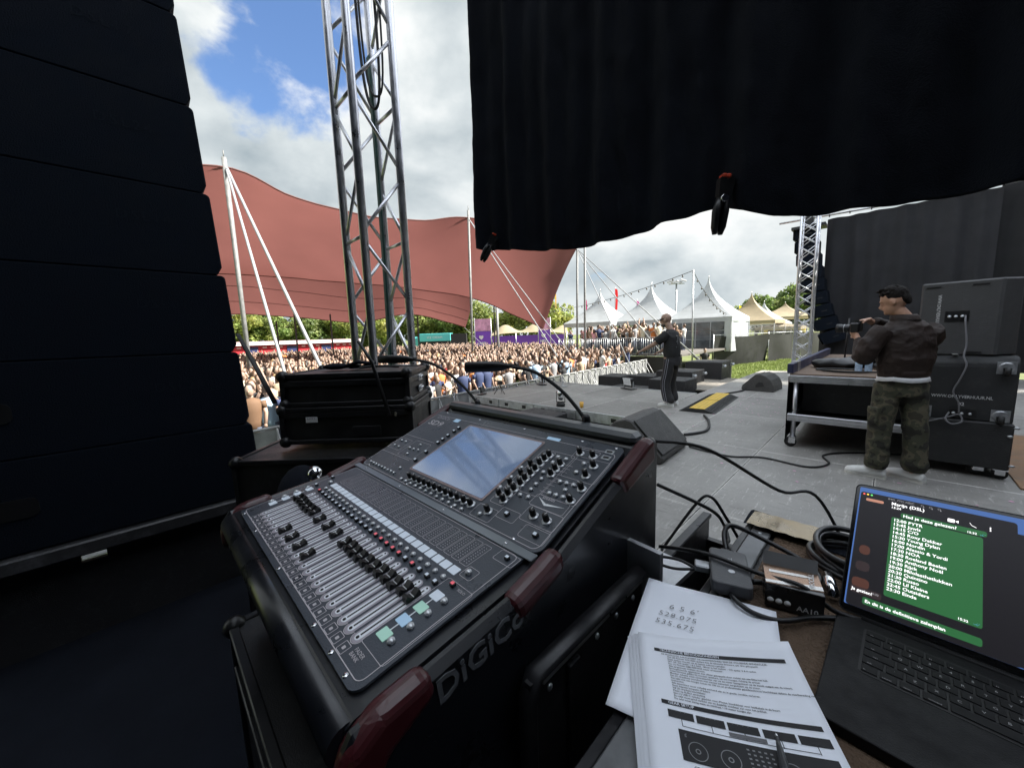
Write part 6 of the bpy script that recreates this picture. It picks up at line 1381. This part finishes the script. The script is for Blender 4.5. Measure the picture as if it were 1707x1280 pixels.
lines = [(0, 'DE PRODUCTIE GARANDEERT DE AANWEZIGHEID VAN DE VOLGENDE APPARATUUR:'), (1, 'Vier (4) Pioneer CDJ-3000 spelers met de nieuwste firmware, per drie gekoppeld.'), (1, 'Deze spelers worden via de laatste software geladen.'), (1, 'LET OP: CD speler 1 & 2 links - Mixer in het midden - CD speler 3 & 4 rechts.'), (1, 'Een (1) Pioneer DJM-900NXS2 mixer of nieuwer.'), (1, 'Alle aangesloten middels stroom.'), (1, 'Bovengenoemde apparatuur met elkaar gekoppeld door middel van een Ethernet hub.'), (1, 'Twee minimaal gelijke DJ monitor speakers, op oor-hoogte, richting de artiest.'), (1, 'Monitor volume moet controleerbaar zijn via de mixer (aangesloten op de booth output van de mixer).'), (1, 'Een (1) draadloze microfoon met nieuwe batterijen aangesloten op de mixer.'), (1, 'Een tafel met een hoogte tussen de 100 cm en professionele geluidstechnicus beschikbaar tijdens de voorbereiding van het'), (1, 'evenement.'), (1, 'Alle apparatuur moet volledig werkend zijn en in goede conditie verkeren.'), (1, 'Geen kapotte knoppen of faders.'), (1, 'Vijf (5) drankjes beschikbaar.'), (1, 'Plaats op EURO aansluiting.'), (1, 'Een (1) USB-C oplader geschikt voor iPhone, beschikbaar voor laadkabels in de buurt.'), (1, 'De tafel moet goed verlicht zijn en duidelijk zichtbaar zijn voor het publiek.'), (1, 'De tafel moet stevig staan en minimaal 1,10 meter hoogte zijn.')]
y = .1105
for ind, s in lines: ptext(s, -.074 if not ind else -.066, y, .0034, M_ink, 'print_line', .012, sx=1.05); y -= .00385
on_sheet(strip(-.083, .0315, .096, .0372), 'heading_bar'); ptext('GEAR SETUP', -.075, .0323, .0056, M_paper, 'heading', .012, .0005)
for k, (x, w) in enumerate(((-.062, .030), (-.028, .032), (.008, .034), (.046, .034), (.082, .032))):
    y0 = .019-.0003*k; on_sheet(strip(x-w/2, y0-.004, x+w/2, y0+.006, 6), 'device_drawing'); on_sheet(strip(x-w*.35, y0+.0045, x+w*.3, y0+.0052, 4), 'device_line', M_inkg)
    on_sheet(strip(x-.0004, y0-.0125, x+.0004, y0-.004, 2), 'wire_line')
on_sheet(strip(-.062, .0062, .082, .0068), 'wire_line'); on_sheet(strip(-.01, .0075, .03, .0125, 6), 'device_drawing', M_inkg)
on_sheet(strip(-.068, -.033, .096, .002), 'deck_photo')
M_deckg = mat('mid_grey_ink', (.20, .20, .21), .8, var=.3, rvar=0)
for k, x in enumerate((-.050, -.016, .046, .080)):
    b_ = MB()
    for j in range(24):
        a0, a1 = 2*PI*j/24, 2*PI*(j+1)/24
        for r0_, r1_ in ((.0095, .0105), (.0018, .0030)): b_.add([(x+r*math.cos(a), -.020+r*math.sin(a), .0003) for r, a in ((r0_, a0), (r1_, a0), (r1_, a1), (r0_, a1))], [(0, 1, 2, 3)])
    on_sheet(b_, 'jog_wheel', M_deckg); on_sheet(strip(x-.012, -.0065, x+.010, -.001, 4), 'device_line', M_inkg)
b_ = MB()
for i in range(5):
    for j in range(6): b_.add([(.004+i*.006+dx, -.029+j*.0048+dy, .0003) for dx, dy in ((0, 0), (.0028, 0), (.0028, .0018), (0, .0018))], [(0, 1, 2, 3)])
on_sheet(b_, 'mixer_keys', M_deckg)
for x in (-.058, -.024, .038): ptext('CDJ-3000', x, -.0405, .0050, M_ink, 'caption', .015)
pn = empty('pen', (*to_stage(.294, .372), TZ+.034), label='dark pen lying on the printed sheet', cat='pen', rot=(0, R(6), R(45.5)+R(-112)))
o = MB(); o.lathe([(0, 0), (.0015, 0), (.0032, .012), (.0062, .045), (.0068, .09), (.0065, .14), (0, .14)], n=14, axis='X'); o.obj('barrel', mat('dark_grey_pen', (.035, .036, .04), .35), pn)
o = MB(); o.lathe([(0, -.004), (.0012, -.002), (.0022, .006), (0, .006)], n=10, axis='X'); o.obj('tip', M_chrome, pn)

# hub adapter, battery box, cables
def V3(px_, py_, z): return (*to_stage(px_, py_), z)
da = empty('adapter', V3(.420, .680, TZ+.014), R(45.5)-R(26), 'flat dark grey adapter lying across paper and case edge', 'adapter')
o = MB(); o.prism(rr_poly(.068, .125, .010, 4), .0, .024, 'Z'); bo = o.obj('shell', mat('dark_grey_soft_plastic', (.045, .047, .052), .45, bump=.1, bscale=400), da); bv = bo.modifiers.new('b', 'BEVEL'); bv.width = .003; bv.segments = 2
text('maker_print', 'DELL', .0105, M_aludull, da, (.006, .006, .0245), (0, 0, R(90)))
rg_ = MB(); rg_.lathe([(.0052, 0), (.0062, 0), (.0062, .0004), (.0052, .0004)], (.002, -.018, .0243), 20); rg_.obj('ring_mark', M_aludull, da)
o = MB(); o.b2((-.012, .0625, .006), (.012, .078, .018), bev=.003); o.obj('plug', M_blackpl, da); o = MB(); o.b2((-.062, -.012, .004), (-.034, .012, .018), bev=.002); o.obj('hdmi_plug', M_steel, da)
tag(cable('cable', [V3(.456, .752, TZ+.026), V3(.47, .785, TZ+.05), V3(.50, .80, TZ+.055), V3(.56, .775, TZ+.03), V3(.60, .72, TZ+.015), V3(.59, .665, TZ+.012), V3(.54, .655, TZ+.01), V3(.46, .67, TZ+.01)], .0055, M_blackpl), 'thick black cable looping over the brown carpet behind the adapter', 'cable')
tag(cable('cable', [V3(.39, .622, TZ+.022), V3(.385, .60, TZ+.026), V3(.40, .575, TZ+.022), V3(.44, .565, TZ+.014), V3(.50, .572, TZ+.012), V3(.56, .566, TZ+.012), V3(.60, .56, TZ+.01)], .0045, M_blackpl), 'black cable from the adapter along the paper to the laptop', 'cable')
tag(cable('cable', [V3(.33, .80, TZ+.01), V3(.36, .755, TZ+.03), V3(.40, .71, TZ+.043), V3(.46, .645, TZ+.043), V3(.50, .60, TZ+.05), V3(.54, .575, TZ+.02), V3(.60, .553, TZ+.01)], .0045, M_blackpl), 'black cable crossing over the adapter and battery box', 'cable')
tag(cable('cable', [V3(.36, .70, TZ+.02), V3(.32, .705, TZ+.02), V3(.285, .73, TZ+.02), V3(.275, .74, TZ+.02), V3(.30, .745, TZ+.022), V3(.34, .725, TZ+.025), V3(.365, .70, TZ+.02)], .0032, M_blackpl), 'thin display cable looping left of the adapter', 'cable')
bb = empty('battery_box', V3(.500, .622, TZ+.004), R(45.5)-R(30), 'black and copper battery box standing beside the adapter', 'box')
o = MB(); o.b2((-.042, -.032, 0), (.042, .032, .044), bev=.001); o.obj('carton', mat('black_gloss_carton', (.012, .012, .013), .3), bb)
o = MB(); o.prism([(-.042, -.032), (.042, -.020), (.042, .032), (-.042, .032)], .0443, .0450, 'Z'); o.obj('copper_print', mat('copper_print', (.20, .12, .075), .25, .7, var=.4, scale=25), bb)
o = MB(); o.prism([(-.042, -.030), (.042, -.018), (.042, -.006), (-.042, -.022)], .0452, .0456, 'Z'); o.obj('silver_band', mat('silver_print', (.45, .44, .42), .3, .6), bb)
o = MB(); o.prism([(-.034, .006), (.020, .012), (.034, .016), (.020, .020), (-.034, .014)], .0452, .0456, 'Z'); o.obj('battery_picture', mat('silver_print', (.45, .44, .42), .3, .6), bb)
o = MB(); o.add([(-.042, .032, .044), (.042, .032, .044), (.045, .052, .062), (-.040, .052, .062)], [(0, 1, 2, 3)]); o.obj('open_flap', M_blackpl, bb, fix=False)
text('box_print', 'AA10', .013, M_white, bb, (.004, -.0326, .006), (PI/2, 0, 0), bold=.02); text('box_print', 'PROCELL', .011, M_white, bb, (.030, -.018, .0460), (0, 0, R(84)), bold=.02)
for k in range(3): o = MB(); o.lathe([(.0, 0), (.0052, 0), (.0052, .0004), (0, .0004)], (-.034+.0125*k, -.0326, .014), 14, axis='Y'); o.obj('round_symbol', M_white, bb)
# coil of cable behind the laptop
cl_ = empty('cable_coil', V3(.690, .715, TZ+.003), R(20), 'coil of thick black cable with silver connector behind the laptop', 'cable')
for k in range(5):
    o = MB(); n_ = 40; o.tube([(( .062+.006*math.sin(k*2))*math.cos(2*PI*q/n_)+.004*k, (.078+.005*math.cos(k*3))*math.sin(2*PI*q/n_), .010+k*.008+.004*math.sin(2*PI*q/n_*2+k)) for q in range(n_+1)], .0062, 8); o.obj('loop', M_blackpl, cl_)
o = MB(); o.lathe([(0, 0), (.0095, 0), (.0095, .04), (.0075, .06), (0, .06)], n=14, axis='X'); xo = tag(o.obj('xlr_connector', M_chrome, None, V3(.575, .615, TZ+.014), (0, R(-8), R(45.5)+R(60))), 'silver microphone connector lying at the laptop corner', 'connector')

# ================================================================== laptop
LW, LD, LL = .3557, .248, .243
lap = empty('laptop', (-.029, .803, TZ+.002), R(-1.8), 'open dark laptop showing a chat with a line-up list', 'laptop')   # hinge left end
M_lap = mat('space_black_aluminium', (.006, .006, .0065), .55, .1, spec=.2, var=.06, scale=30, bump=.08, bscale=500)
o = MB(); o.prism(rr_poly(LW, LD, .014, 5, LW/2, -LD/2), 0, .0155, 'Z'); bo = o.obj('base', M_lap, lap); bv = bo.modifiers.new('b', 'BEVEL'); bv.width = .002; bv.segments = 2
o = MB(); o.prism(rr_poly(.286, .108, .006, 3, LW/2, -.080), .0156, .0160, 'Z'); o.obj('keyboard_well', M_slotk, lap)
o = MB(); o.prism(rr_poly(.150, .090, .006, 3, LW/2, -.195), .0156, .0159, 'Z'); o.obj('trackpad', M_lap, lap)
M_key = mat('black_keycap', (.006, .006, .0065), .6, var=.05, spec=.2); M_leg = mat('key_legend', (.30, .30, .31), .6, var=0, rvar=0, emit=(.5, .5, .5), es=.03)
rows = [('esc,F1,F2,F3,F4,F5,F6,F7,F8,F9,F10,F11,F12,o', [1.2]+[1]*12+[1]), ('`,1,2,3,4,5,6,7,8,9,0,-,=,del', [1]*13+[1.5]), ('tab,Q,W,E,R,T,Y,U,I,O,P,[,],\\', [1.5]+[1]*13), ('caps,A,S,D,F,G,H,J,K,L,;,\',ret', [1.8]+[1]*11+[1.7]), ('shift,`,Z,X,C,V,B,N,M,",",.,/,shift', None), ('fn,control,option,command, ,command,option,<,v,>', [1, 1, 1.1, 1.25, 5.2, 1.25, 1.1, .95, .95, .95])]
yk = -.036; kmesh = {}
for ri, (txt, ws_) in enumerate(rows):
    ks = ['shift', '`', 'Z', 'X', 'C', 'V', 'B', 'N', 'M', ',', '.', '/', 'shift'] if ws_ is None else txt.split(','); ws_ = ws_ or [1.25]+[1]*11+[2.2]
    tot = sum(ws_); u = .282/tot; x = LW/2-.141; kh = .0165 if ri else .0145
    for kk, w_ in zip(ks, ws_):
        key = (round(w_*u, 4), kh)
        if key not in kmesh: m_ = MB(); m_.box((0, 0, .0007), (w_*u-.0026, kh-.0024, .0014), bev=.0005); kmesh[key] = m_.mesh('key', M_key)
        k_ = inst('key', kmesh[key], lap, (x+w_*u/2, yk, .0161))
        if kk.strip(): 
            s_ = .0058 if len(kk) == 1 else .0030; text('key_legend', kk, s_, M_leg, k_, (0 if len(kk) == 1 else -.006, -.002 if len(kk) == 1 else -.005, .00145), align='CENTER' if len(kk) == 1 else 'LEFT')
        x += w_*u
    yk -= kh+.0012
LID = R(46)
o = MB(); o.prism(rr_poly(LW, LL, .010, 5, LW/2, LL/2), -.0050, 0, 'Z'); lid = o.obj('lid', M_lap, lap, (0, .004, .016), (LID, 0, 0))
o = MB(); o.cyl((.03, .0, .013), (LW-.03, 0, .013), .0055, 12); o.obj('hinge', M_lap, lap)
M_bez = mat('screen_bezel_glass', (.004, .004, .004), .12, var=0, rvar=0)
o = MB(); o.prism(rr_poly(LW-.003, LL-.004, .009, 5, LW/2, LL/2), .0002, .0006, 'Z'); o.obj('bezel', M_bez, lid)
E_blue = glow('screen_blue', (.038, .085, .23), 0.53); E_dark = glow('screen_dark', (.006, .0055, .007), 0.56); E_green = glow('chat_green', (.016, .082, .027), 0.53); E_txt = glow('screen_white', (.85, .85, .86), 0.59); E_dim = glow('screen_dim', (.30, .30, .32), 0.37); E_brown = glow('photo_dark_brown', (.055, .022, .016), 0.50); E_tick = glow('tick_blue', (.12, .45, .75), 0.56); E_grey = glow('chat_grey', (.022, .015, .016), 0.50)
def el_(name, x0, y0, x1, y1, z, m, r=.002, par=None):
    o = MB(); o.prism(rr_poly(x1-x0, y1-y0, min(r, (x1-x0)/2.01, (y1-y0)/2.01), 3, (x0+x1)/2, (y0+y1)/2), z, z+.00012, 'Z'); return o.obj(name, m, par or lid)
scr = el_('screen', .006, .012, LW-.006, LL-.007, .0007, E_blue)
el_('window', .008, .012, .190, LL-.016, .0009, E_dark, .004, scr)
el_('background_window', .186, .013, LW-.006, LL-.034, .00085, E_dark, .003, scr)
for k, c in enumerate(((.8, .12, .10), (.8, .55, .08), (.12, .6, .15))):
    o = MB(); o.lathe([(0, .0011), (.0016, .0011), (.0016, .0012), (0, .0012)], (.0125+.0052*k, LL-.0200, 0), 12); o.obj('window_button', glow(f'dot_{k}', c, .5), scr)
def stx(t_, x, y, s, m=E_txt, bold=.012, sx=1.0): text('screen_text', t_, s, m, scr, (x, y, .0013), bold=bold, sx=sx)
stx('IMG_7731.HEIC', .045, LL-.0220, .0050, E_dim, 0); stx('Marijn (DSL)', .050, LL-.0310, .0080); stx('13:24', .050, LL-.0375, .0058)
for k in range(3): o = MB(); outline(o, [(.088+.010*k+.0018*math.cos(a), LL-.0205+.0018*math.sin(a)) for a in [2*PI*q/10 for q in range(10)]], .0004, 0, .0013); o.b2((.0893+.010*k, LL-.0236, .0012), (.0905+.010*k, LL-.0218, .0013)); o.obj('toolbar_icon', E_dim, scr, fix=False)
for k in range(3): el_('photo_patch', .012+.002*k, .045+.030*k, .034-.002*k, .062+.030*k, .0010, (E_brown, E_grey, E_brown)[k], .006, scr)
el_('avatar', .016, LL-.033, .040, LL-.0275, .0010, glow('avatar_skin', (.42, .20, .14), .4), .002, scr)
el_('camera_icon', .118, LL-.039, .126, LL-.033, .0011, E_txt, .001, scr); o = MB(); o.prism([(.1265, LL-.036), (.130, LL-.0335), (.130, LL-.0385)], .0011, .0012, 'Z'); o.obj('camera_icon', E_txt, scr)
o = MB(); o.tube([(.142, LL-.033, .0012), (.144, LL-.037, .0012), (.149, LL-.0395, .0012)], [(.0014, .0001)]*3, 6); o.obj('phone_icon', E_txt, scr)
for k in range(3): el_('menu_dot', .1625, LL-.040+.0026*k, .1642, LL-.0383+.0026*k, .0011, E_txt, .0008, scr)
el_('chat_bubble', .063, LL-.052, .160, LL-.0425, .0010, E_green, .003, scr); stx('Had je deze gelezen?', .066, LL-.0502, .0074); stx('15:32', .139, LL-.0512, .0048)
el_('chat_bubble', .052, .046, .156, LL-.0540, .0010, E_green, .003, scr)
lineup = ['12:00 PYTR', '13:45 Juwls', '14:15 C/O', '14:45 Roxy Dekker', '15:30 Young Dylan', '16:00 Nordin', '17:00 Alessio & Yordi', '17:30 NOA', '18:30 Roeland Beelen', '19:00 Anthony Noël', '19:30 Rijck', '20:00 Milolaathetlukken', '20:30 Quintino', '21:30 Russo', '22:00 Lil Kleine', '22:45 Outsiders', '23:30 Einde']
for k, s in enumerate(lineup): stx(s, .0545, LL-.0615-k*.0078, .0074)
stx('15:32', .132, .0485, .0048); stx('15:32', .037, .041, .0044, E_dim)
for yy, xx_ in ((.0485, .1475), (LL-.0512, .1525)):
    o = MB(); 
    for q in (0, .0022): o.tube([(xx_+q, yy+.0016, .00125), (xx_+.0012+q, yy, .00125), (xx_+.0040+q, yy+.0036, .00125)], [(.0003, .00005)]*3, 5)
    o.obj('tick', E_tick, scr)
el_('chat_bubble', .011, .035, .050, .0465, .0010, E_grey, .003, scr); stx('Ja gezien!', .013, .0385, .0070)
el_('chat_bubble', .028, .0205, .156, .0325, .0010, E_green, .003, scr); stx('En dit is de definitieve zalenplan', .031, .0240, .0070)
# dark cable bundles under the work case edge
tag(cable('cable', [(-.14, .02, .80), (-.08, .12, .86), (0.0, .2, .90), (.1, .15, .93), (.25, .02, .93)], .011, M_blackrub), 'thick black cable below the front edge of the laptop', 'cable')
